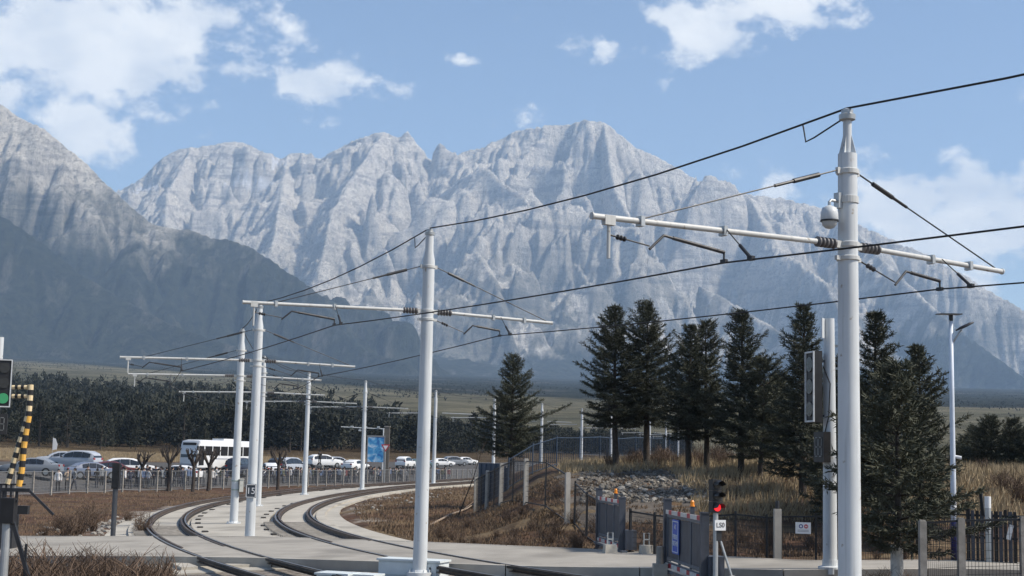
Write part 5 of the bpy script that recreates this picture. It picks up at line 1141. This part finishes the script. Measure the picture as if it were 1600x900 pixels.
for k in range(2600):
    px = rr.uniform(906, 1112); py = 735+52*rr.random()**.8+max(0, px-1080)*.1
    x, y, z = hitG(px, py, 38, 75)
    if y > 61: continue
    s = rr.choice((.05, .06, .08, .11, .15))*rr.uniform(.8, 1.2); pale = (py > 765 and px > 1000 and rr.random() < .28) or rr.random() < .10
    if cnt < 295 and s > .085:
        o = link('stone', ST[rr.randrange(4, 8) if pale else rr.randrange(4)], rub_o, (x, y, z+s*.15)); o.rotation_euler = (rr.uniform(-.4, .4), rr.uniform(-.4, .4), rr.uniform(0, 6.28)); o.scale = (s, s, s); cnt += 1
    else:
        vs = [(x+rr.uniform(-1, 1)*.07, y+rr.uniform(-1, 1)*.07, z+rr.uniform(-.03, .09)) for _ in range(4)]; tiny.add(vs, [(0, 1, 2), (0, 3, 1), (1, 3, 2), (2, 3, 0)], 1 if pale else 0)
o = tiny.build('stone_chips', [M_STONE, M_STONEL], rub_o); o['kind'] = 'stuff'
# stones edging the track shoulders
def shoulder(lab, so_list, n):
    for k in range(n):
        s0, s1, o0, o1 = so_list[rr.randrange(len(so_list))]; s = rr.uniform(s0, s1); p, _ = path(s, rr.uniform(o0, o1)); sz = rr.uniform(.05, .15); o = link('stone', ST[rr.randrange(3, 8)], None, (p[0], p[1], float(G(*p))+sz*.2), rr.uniform(0, 6)); o.scale = (sz, sz, sz); tag(o, lab, 'stone', lab+' group')
shoulder('grey stone lying along the outer shoulder of the curved track', [(34, 52, 4.9, 6.2), (40, 48, 4.9, 7.5)], 110)
shoulder('pale stone lying on the bank inside the inner track', [(50, 105, -6.6, -5.0), (60, 80, -9, -7)], 110)
# ================================================================== cars
M_GLASS = mat('car_glass', (.015, .018, .022), .08, 0, .1, 2, spec=.8); M_TYRE = mat('tyre', (.018, .018, .018), .85); M_RIM = mat('rim', (.35, .36, .37), .35, .8); M_HL = mat('headlamp', (.6, .62, .64), .15); M_TL = mat('tail_lamp', (.30, .02, .02), .25); M_TRIM = mat('car_trim', (.03, .03, .032), .6)
PAINT = {}
def paint(nm, c):
    if nm not in PAINT: PAINT[nm] = mat('car_paint_'+nm, c, .28, .0, .04, 2, spec=.6)
    return PAINT[nm]
def loft(sections, mb, mi=0):
    """sections: list of rings (equal length lists of xyz)"""
    n = len(sections[0]); V = [p for s in sections for p in s]; F = [(i*n+j, i*n+(j+1) % n, (i+1)*n+(j+1) % n, (i+1)*n+j) for i in range(len(sections)-1) for j in range(n)]
    F += [tuple(range(n))[::-1], tuple((len(sections)-1)*n+j for j in range(n))]; mb.add(V, F, mi)
CARS = {}
def car_meshes(kind):
    """x forwards, centre on the ground"""
    if kind in CARS: return CARS[kind]
    # x, bonnet/belt height, roof height (None where no cabin), half width
    if kind == 'saloon': L_, top, belt = 4.7, [(-2.35, .70), (-2.30, .98), (-1.75, 1.04), (-1.25, 1.34), (-.55, 1.47), (.15, 1.45), (.62, 1.28), (1.15, .99), (1.9, .90), (2.28, .74), (2.35, .55)], .95
    elif kind == 'suv': L_, top, belt = 4.65, [(-2.32, .75), (-2.30, 1.10), (-2.1, 1.48), (-1.6, 1.68), (-.6, 1.72), (.1, 1.68), (.55, 1.50), (1.02, 1.16), (1.85, 1.06), (2.25, .88), (2.32, .60)], 1.08
    else: L_, top, belt = 4.9, [(-2.45, .75), (-2.42, 1.3), (-2.25, 1.72), (-1.4, 1.83), (-.4, 1.85), (.7, 1.80), (1.1, 1.6), (1.65, 1.16), (2.1, 1.02), (2.38, .82), (2.45, .6)], 1.12
    w = .90; secs = []
    for i, (x, z) in enumerate(top):
        ww = w*(1-.10*abs(x/(L_/2))**4); hb = min(z, belt); tu = max(0, z-belt); wt = ww-.32*tu
        lo = .30 if abs(x) < L_/2-.08 else .42
        ring = [(x, -ww*.94, lo), (x, -ww, lo+.12), (x, -ww, hb-.08), (x, -ww*.97, hb), (x, -wt*.97, max(hb, z-.07)), (x, -wt*.80, z), (x, wt*.80, z), (x, wt*.97, max(hb, z-.07)), (x, ww*.97, hb), (x, ww, hb-.08), (x, ww, lo+.12), (x, ww*.94, lo)]
        secs.append(ring)
    b = MB(); loft(secs, b); body = b.mesh('body', paint('white', (.72, .73, .74))); smooth_by_angle(body, 35)
    cab = [(x, z) for x, z in top if z > belt+.12]; xs = [x for x, z in cab]; zr = dict(top)
    def zroof(x): return float(np.interp(x, [t[0] for t in top], [t[1] for t in top]))
    g = []
    for sd in (-1, 1):
        x0, x1 = min(xs)-.02, max(xs)+.10; seg = np.linspace(x0+.12, x1-.04, 4)
        for a, c in zip(seg[:-1], seg[1:]):
            m = MB(); a, c = a+.03, c-.03; pts = []
            for x, top_ in ((a, 0), (c, 0), (c, 1), (a, 1)):
                zz = belt+.03 if not top_ else max(belt+.06, zroof(x)-.10); tu = zz-belt; yy = w-.32*tu+.012; pts.append((x, sd*yy, zz))
            pts2 = [(p[0], p[1]-sd*.03, p[2]) for p in pts]; m.add(pts+pts2, [(0, 1, 2, 3), (7, 6, 5, 4), (0, 4, 5, 1), (1, 5, 6, 2), (2, 6, 7, 3), (3, 7, 4, 0)]); g.append(('side_window', m.mesh('side_window', M_GLASS)))
    for nm, idx in (('windscreen', 1), ('rear_window', -1)):
        i = [k for k, t in enumerate(top) if t[1] > belt+.12]; k = i[-1] if idx == 1 else i[0]; (xa, za), (xb, zb) = (top[k], top[k+1]) if idx == 1 else (top[k], top[k-1])
        za -= .06; p = []
        n_ = Vector((za-zb, 0, abs(xb-xa))).normalized() if idx == 1 else Vector((-(za-zb), 0, abs(xb-xa))).normalized()
        for x, z, f in ((xa, za, .76), (xb, max(zb, belt), .86)):
            tu = max(0, z-belt); yy = (w-.32*tu)*f
            for sg in (-1, 1): p.append((x+n_.x*.015, sg*yy, z+n_.z*.015))
        m = MB(); q = [(a-n_.x*.05, b_, c-n_.z*.05) for a, b_, c in p]; m.add(p+q, [(0, 1, 3, 2), (6, 7, 5, 4), (0, 4, 5, 1), (2, 3, 7, 6), (0, 2, 6, 4), (1, 5, 7, 3)]); g.append((nm, m.mesh(nm, M_GLASS)))
    for sd in (-1, 1):
        m = MB(); m.box((L_/2-.06, sd*.62, .72 if kind == 'saloon' else .86), (.16, .34, .14)); g.append(('headlight', m.mesh('headlight', M_HL)))
        m = MB(); m.box((-L_/2+.05, sd*.68, .88 if kind == 'saloon' else 1.0), (.12, .26, .16)); g.append(('tail_light', m.mesh('tail_light', M_TL)))
        m = MB(); m.box((.78 if kind != 'van' else 1.1, sd*1.0, belt+.06), (.10, .18, .13)); g.append(('mirror', m.mesh('mirror', M_TRIM)))
    m = MB(); m.box((L_/2+.0, 0, .48), (.06, 1.3, .22)); g.append(('grille', m.mesh('grille', M_TRIM)))
    m = MB(); m.box((L_/2+.035, 0, .46), (.02, .44, .13)); g.append(('number_plate', m.mesh('number_plate', mat('plate_blue', (.04, .10, .35), .4))))
    ty = MB(); ty.tube([(0, -.1, 0), (0, .1, 0)], .335, 20); ty = ty.mesh('tyre', M_TYRE); rm = MB(); rm.tube([(0, -.106, 0), (0, .106, 0)], .21, 14); rm = rm.mesh('rim', M_RIM)
    CARS[kind] = (L_, body, g, ty, rm); return CARS[kind]
def car(kind, x, y, rz, col, label):
    L_, body, g, ty, rm = car_meshes(kind); t = thing('parked_car', label, 'car', (x, y, float(G(x, y))+.02), rz, 'cars in the car park')
    b = link('body', body, t); b.material_slots[0].link = 'OBJECT'; b.material_slots[0].material = paint(*col)
    for nm, me in g: link(nm, me, t)
    for wx in (L_*.295, -L_*.285):
        for wy in (-.82, .82): w_ = link('wheel', ty, t, (wx, wy, .335)); link('rim', rm, w_)
    return t
WH = ('white', (.72, .73, .74)); SI = ('silver', (.38, .41, .46)); DB = ('dark_blue', (.05, .07, .12)); BK = ('black', (.02, .021, .024)); GR = ('grey', (.20, .22, .25)); RD = ('maroon', (.10, .02, .02))
def put_car(kind, px, d, ang, col, label):
    x, y = at(px, d); los = math.atan2(y, x); car(kind, x, y, los-math.pi/2+math.radians(ang), col, label)
put_car('saloon', 52, 116, 165, GR, 'dark grey saloon parked behind the folded boom')
put_car('saloon', 94, 136, 185, SI, 'low white saloon half hidden by the silver off-roader')
put_car('suv', 118, 129, 150, SI, 'silver blue off-roader parked behind the people at the fence')
put_car('saloon', 146, 122, 20, ('steel_blue', (.13, .16, .23)), 'steel blue saloon with its bonnet toward the small dark signal')
put_car('saloon', 178, 126, 10, RD, 'maroon saloon just visible behind the small dark signal')
put_car('suv', 207, 130, 8, WH, 'white estate with dark windows behind the first pollard tree')
put_car('saloon', 280, 134, 150, WH, 'white saloon parked just ahead of the coach')
put_car('van', 377, 150, 70, ('night_blue', (.02, .025, .045)), 'dark van parked behind the tail of the coach')
put_car('saloon', 424, 156, 100, WH, 'white saloon showing its nose between two tram masts')
put_car('suv', 436, 162, 80, BK, 'black off-roader behind the brown pollard tree')
put_car('van', 455, 164, 60, SI, 'silver van next to the black off-roader past the coach')
put_car('suv', 508, 190, 30, WH, 'white off-roader parked behind the crowd by the seventh mast')
put_car('saloon', 528, 196, 20, SI, 'silver saloon at the rear of the white off-roader by the crowd')
put_car('saloon', 556, 186, 60, WH, 'white saloon standing left of the blue billboard')
put_car('suv', 634, 215, 70, WH, 'white off-roader just past the give way sign')
put_car('saloon', 655, 222, 40, ('teal', (.06, .10, .11)), 'dark teal saloon behind the mast at the crossing')
for px, d, lab, k in ((690, 250, 'small far white saloon at the end of the fence', 'saloon'), (712, 262, 'far grey off-roader beyond the end of the fence', 'suv'), (728, 275, 'farthest white saloon near the sheet fence', 'saloon')):
    put_car(k, px, d, 30, WH if 'white' in lab else GR, lab)

# ================================================================== coach
def coach():
    x, y = at(308, 147); los = math.atan2(y, x); t = thing('coach', 'white coach with dark windows parked facing the fence', 'coach', (x, y, float(G(x, y))+.02), los-math.pi/2+math.radians(180+50))
    L_, W, H = 8.8, 2.45, 3.15; x1 = 1.2; x0 = x1-L_
    secs = []
    for xx, k, ht in ((x0, .94, H-.15), (x0+.12, 1, H), (x1-.9, 1, H), (x1-.25, .99, H-.08), (x1, .93, H-.6), (x1+.06, .92, 1.2), (x1, .92, .45)):
        w = W/2*k; secs.append([(xx, -w, .35), (xx, -w, ht-.22), (xx, -w*.93, ht-.05), (xx, -w*.75, ht), (xx, w*.75, ht), (xx, w*.93, ht-.05), (xx, w, ht-.22), (xx, w, .35)])
    b = MB(); loft(secs[:-1], b); me = b.mesh('body', paint('coach_white', (.66, .67, .68))); smooth_by_angle(me, 30); link('body', me, t)
    ws = MB(); ws.add([(x1+.075, -1.05, 1.35), (x1+.075, 1.05, 1.35), (x1-.06, 1.02, 2.52), (x1-.06, -1.02, 2.52), (x1+.0, -1.05, 1.35), (x1+.0, 1.05, 1.35), (x1-.14, 1.02, 2.52), (x1-.14, -1.02, 2.52)], [(0, 1, 2, 3), (7, 6, 5, 4), (0, 4, 5, 1), (1, 5, 6, 2), (2, 6, 7, 3), (3, 7, 4, 0)]); link('windscreen', ws.mesh('windscreen', M_GLASS), t)
    MB().box((x1-.02, 0, 2.72), (.1, 1.7, .26)).build('destination_panel', M_TRIM, t)
    for sd in (-1, 1):
        for k in range(6): MB().box((x1-1.0-k*1.24-.55, sd*(W/2+.002), 2.05), (1.12, .03, .95)).build('side_window', M_GLASS, t)
        MB().box((x1-.48, sd*(W/2+.002), 1.55), (.72, .03, 1.95)).build('door', M_GLASS, t)
        for wx in (x1-1.9, x0+2.2):
            w_ = MB(); w_.tube([(0, -.15, 0), (0, .15, 0)], .46, 20); w_ = w_.build('wheel', M_TYRE, t, loc=(wx, sd*(W/2-.15), .46)); r_ = MB(); r_.tube([(0, -.16, 0), (0, .16, 0)], .27, 14); r_.build('rim', M_RIM, w_)
        MB().box((x1+.03, sd*.85, .78), (.1, .42, .2)).build('headlight', M_HL, t)
        MB().box((x1+.22, sd*1.28, 2.3), (.14, .18, .42)).build('mirror', M_TRIM, t); MB().tube([(x1-.05, sd*1.05, 2.75), (x1+.2, sd*1.26, 2.7), (x1+.22, sd*1.28, 2.45)], .03, 6).build('mirror_arm', M_TRIM, t)
        MB().box((x0+3.6, sd*(W/2+.004), 1.25), (6.2, .015, .10)).build('stripe', paint('coach_grey', (.30, .32, .36)), t)
    MB().box((x0+3.2, 0, H+.09), (2.3, 1.5, .2)).build('roof_unit', paint('coach_white', None), t); MB().box((x1+.02, 0, .55), (.12, 2.2, .3)).build('bumper', paint('coach_grey', None), t)
coach()

# ================================================================== people
M_SKIN = mat('skin', (.42, .27, .20), .6, var=.06); M_HAIR = mat('dark_hair', (.012, .010, .010), .6); M_SHOE = mat('shoe', (.05, .05, .055), .6)
CL = {}
def cloth(nm, c):
    if nm not in CL: CL[nm] = mat('cloth_'+nm, c, .85, 0, .15, 6)
    return CL[nm]
def body_mesh(pose):
    """one continuous skinned figure, 1.68 m; faces split by height and limb into skin, jacket, trousers, shoes"""
    V = [(0, 0, .95), (0, 0, 1.12), (0, .0, 1.30), (0, 0, 1.42), (0, -.01, 1.50), (0, -.02, 1.58), (0, -.02, 1.66)]; Rr = [(.150, .115), (.138, .105), (.165, .115), (.12, .09), (.052, .055), (.080, .095), (.055, .070)]
    E = [(0, 1), (1, 2), (2, 3), (3, 4), (4, 5), (5, 6)]
    def chain(start, pts, rads):
        p = start
        for q, r in zip(pts, rads): V.append(q); Rr.append((r, r)); E.append((p, len(V)-1)); p = len(V)-1
    st = {'stand': 0, 'walk': .20, 'photo': .04, 'pockets': .02}[pose]
    for s, f in ((-1, 1), (1, -1)):
        chain(0, [(s*.09, 0, .86), (s*.10, -f*st*.55-.01, .47), (s*.105, -f*st+.02*f, .09), (s*.11, -f*st-.12, .045)], [.088, .062, .045, .040])
    if pose == 'photo': arms = [[(s*.185, 0, 1.40), (s*.22, -.10, 1.17), (s*.09, -.30, 1.36), (s*.05, -.36, 1.44)] for s in (-1, 1)]
    elif pose == 'pockets': arms = [[(s*.185, 0, 1.40), (s*.29, .06, 1.15), (s*.20, -.06, .96), (s*.17, -.10, .90)] for s in (-1, 1)]
    elif pose == 'walk': arms = [[(s*.185, 0, 1.40), (s*.23, s*.12, 1.14), (s*.22, s*.12-.12, .90), (s*.21, s*.12-.18, .82)] for s in (-1, 1)]
    else: arms = [[(s*.185, 0, 1.40), (s*.235, .02, 1.14), (s*.24, -.04, .90), (s*.235, -.06, .80)] for s in (-1, 1)]
    for a in arms: chain(3, a, [.068, .052, .040, .034])
    me = bpy.data.meshes.new('body_skeleton'); me.from_pydata(V, E, []); o = bpy.data.objects.new('tmp', me); COL.objects.link(o); md = o.modifiers.new('s', 'SKIN')
    for i, sv in enumerate(me.skin_vertices[0].data): sv.radius = Rr[i]
    me.skin_vertices[0].data[0].use_root = True
    sb = o.modifiers.new('d', 'SUBSURF'); sb.levels = 1; sb.render_levels = 1
    out = bpy.data.meshes.new_from_object(o.evaluated_get(bpy.context.evaluated_depsgraph_get())); bpy.data.objects.remove(o); out.name = 'body'
    out.materials.clear()
    for m in (M_SKIN, cloth('navy', (.02, .025, .05)), cloth('jeans', (.03, .035, .05)), M_SHOE): out.materials.append(m)
    hands = [Vector(a[-1]) for a in arms]
    for p in out.polygons:
        c = p.center; mi = 1
        if c.z > 1.475: mi = 0
        elif min((c-h).length for h in hands) < .075: mi = 0
        elif c.z < .085: mi = 3
        elif c.z < .88 and abs(c.x) < .185: mi = 2
        p.material_index = mi
    out.polygons.foreach_set('use_smooth', [True]*len(out.polygons)); return out
BODIES = {p: body_mesh(p) for p in ('stand', 'walk', 'photo', 'pockets')}
def hair_mesh(long):
    bm = bmesh.new(); bmesh.ops.create_uvsphere(bm, u_segments=12, v_segments=8, radius=1)
    for v in bm.verts:
        x, y, z = v.co; front = y < -.25
        if z < -.1 and front: v.co *= .55
        v.co.x *= .105; v.co.y *= .118; v.co.z *= (.105 if z > 0 else (.26 if long and not front else .10))
        v.co.y += .025; v.co.z += 1.625
    me = bpy.data.meshes.new('hair'); bm.to_mesh(me); bm.free(); me.materials.append(M_HAIR); me.polygons.foreach_set('use_smooth', [True]*len(me.polygons)); return me
HAIR = {False: hair_mesh(False), True: hair_mesh(True)}
def face_mesh():
    mb = MB(); [mb.box((s*.03, -.112, 1.60), (.018, .01, .010), mi=1) for s in (-1, 1)]; mb.box((0, -.121, 1.575), (.016, .022, .03), mi=0); mb.box((0, -.108, 1.545), (.035, .01, .008), mi=2); [mb.box((s*.085, -.015, 1.585), (.014, .03, .045), mi=0) for s in (-1, 1)]
    return mb.mesh('face', [M_SKIN, M_HAIR, cloth('lips', (.25, .08, .07))])
FACE = face_mesh()
JK = [('black', (.012, .012, .014)), ('navy', (.02, .025, .05)), ('white', (.62, .62, .62)), ('grey', (.20, .21, .22)), ('steel_blue', (.10, .15, .26)), ('beige', (.38, .30, .22)), ('maroon', (.14, .03, .03)), ('olive', (.07, .075, .04))]
TR = [('dark', (.014, .015, .018)), ('jeans', (.045, .06, .10)), ('slate', (.08, .085, .095))]
def person(px, d, pose, jk, tr, face_deg, label, long=False, sc_=1.0, group=None, dz=0.):
    x, y = at(px, d); t = thing('person', label, 'person', (x, y, float(G(x, y))-.01+dz), math.radians(face_deg), group); t.scale = (sc_,)*3
    b = link('body', BODIES[pose], t)
    for i, c in ((1, JK[jk]), (2, TR[tr])): b.material_slots[i].link = 'OBJECT'; b.material_slots[i].material = cloth(*c)
    link('hair', HAIR[long], t); link('face', FACE, t); return t
rr = random.Random(21)
def fence_dist(px):   # distance of the long fence in that column
    r_ = ray(px, 716); ts = np.linspace(70, 330, 900); o = so_of(r_[0]/r_[1]*ts, ts)[1]
    k = np.argmax(o > 23.2); return float(ts[k])
solo = [(94, 'stand', 2, 0, 8, 'person in a white open jacket standing alone behind the fence', True), (108, 'photo', 5, 0, 30, 'person in beige holding both hands up behind the fence', False), (119, 'walk', 3, 1, -60, 'person in grey walking behind the fence beside the one in beige', True),
        (198, 'stand', 2, 0, 100, 'person in a white top at the near end of the queue past the dark signal', True), (206, 'pockets', 1, 1, 200, 'person in navy with hands in pockets in the queue past the dark signal', False)]
for px, pose, j, tr_, fd, lab, lg in solo: person(px, fence_dist(px)+rr.uniform(0, .4), pose, j, tr_, fd, lab, lg, rr.uniform(.96, 1.04), 'people behind the long fence')
cn = ['black', 'navy', 'white', 'grey', 'steel blue', 'beige', 'maroon', 'olive']
pxs = [140, 152, 161, 190, 215, 222, 231, 238, 247, 252, 262, 273, 283, 296, 316, 335, 341, 352, 398, 412, 420, 427, 434, 446, 452, 462, 468, 473, 486, 491, 496, 501, 507, 512, 518, 523, 529, 534, 540, 546, 552, 558, 577, 583, 590, 596, 603, 611, 617, 624, 631, 640, 684, 690, 696]
pxs = sorted(pxs+[p+4.5 for p in pxs if p > 185]+[p-3.5 for p in pxs if p > 400])
for k, px in enumerate(pxs):
    j = rr.choice((0, 0, 0, 1, 1, 1, 2, 3, 4, 6, 7)); pose = rr.choice(('stand', 'walk', 'pockets', 'photo', 'stand')); where = 'before the coach' if 280 < px < 360 else ('past the dark signal' if px < 260 else ('by the mast row' if px < 480 else ('in the crowd left of the billboard' if px < 570 else 'in the crowd right of the billboard')))
    verb = {'stand': 'standing', 'walk': 'walking', 'pockets': 'hands in pockets', 'photo': 'with raised hands'}[pose]
    person(px+rr.uniform(-2, 2), fence_dist(px)+rr.uniform(0, 3.4), pose, j, rr.randrange(3), rr.uniform(0, 360), 'person in %s, %s, %s' % (cn[j], verb, where), rr.random() < .45, rr.uniform(.92, 1.06), 'people behind the long fence')
# one person up on a plinth, seen above the crowd
x, y = at(500, 172); zz = float(at_px(500, 728, 172)[2]); z = float(G(x, y)); pl_ = thing('plinth', 'low stone plinth under the person who stands above the crowd', 'plinth', (x, y, z)); MB().box((0, 0, (zz-z)/2-.1), (.8, .8, zz-z+.2)).build('block', M_OLDC, pl_); MB().box((0, 0, zz-z+.03), (.9, .9, .06)).build('cap_stone', M_OLDC, pl_)
person(500, 172, 'photo', 0, 0, 200, 'person in black standing on a plinth above the crowd', dz=zz-z+.07)
# ================================================================== haze
def build_haze(density=7.2e-5, col=(.50, .71, 1.0)):
    m = bpy.data.materials.new('haze'); m.use_nodes = True; nt = m.node_tree; nt.nodes.clear()
    out = nt.nodes.new('ShaderNodeOutputMaterial'); v = nt.nodes.new('ShaderNodeVolumePrincipled')
    v.inputs['Color'].default_value = (*col, 1); v.inputs['Density'].default_value = density; v.inputs['Anisotropy'].default_value = .0
    nt.links.new(v.outputs[0], out.inputs['Volume'])
    top = float(MZ.max())+40; bot = float(min(MZ.min(), GZ.min()))-1.0
    mb = MB(); mb.box((0, 4800, (top+bot)/2), (13600, 12800, top-bot)); h = mb.build('haze', m); tag(h, 'thin blue air haze filling the valley', 'haze', kind='stuff')
build_haze()
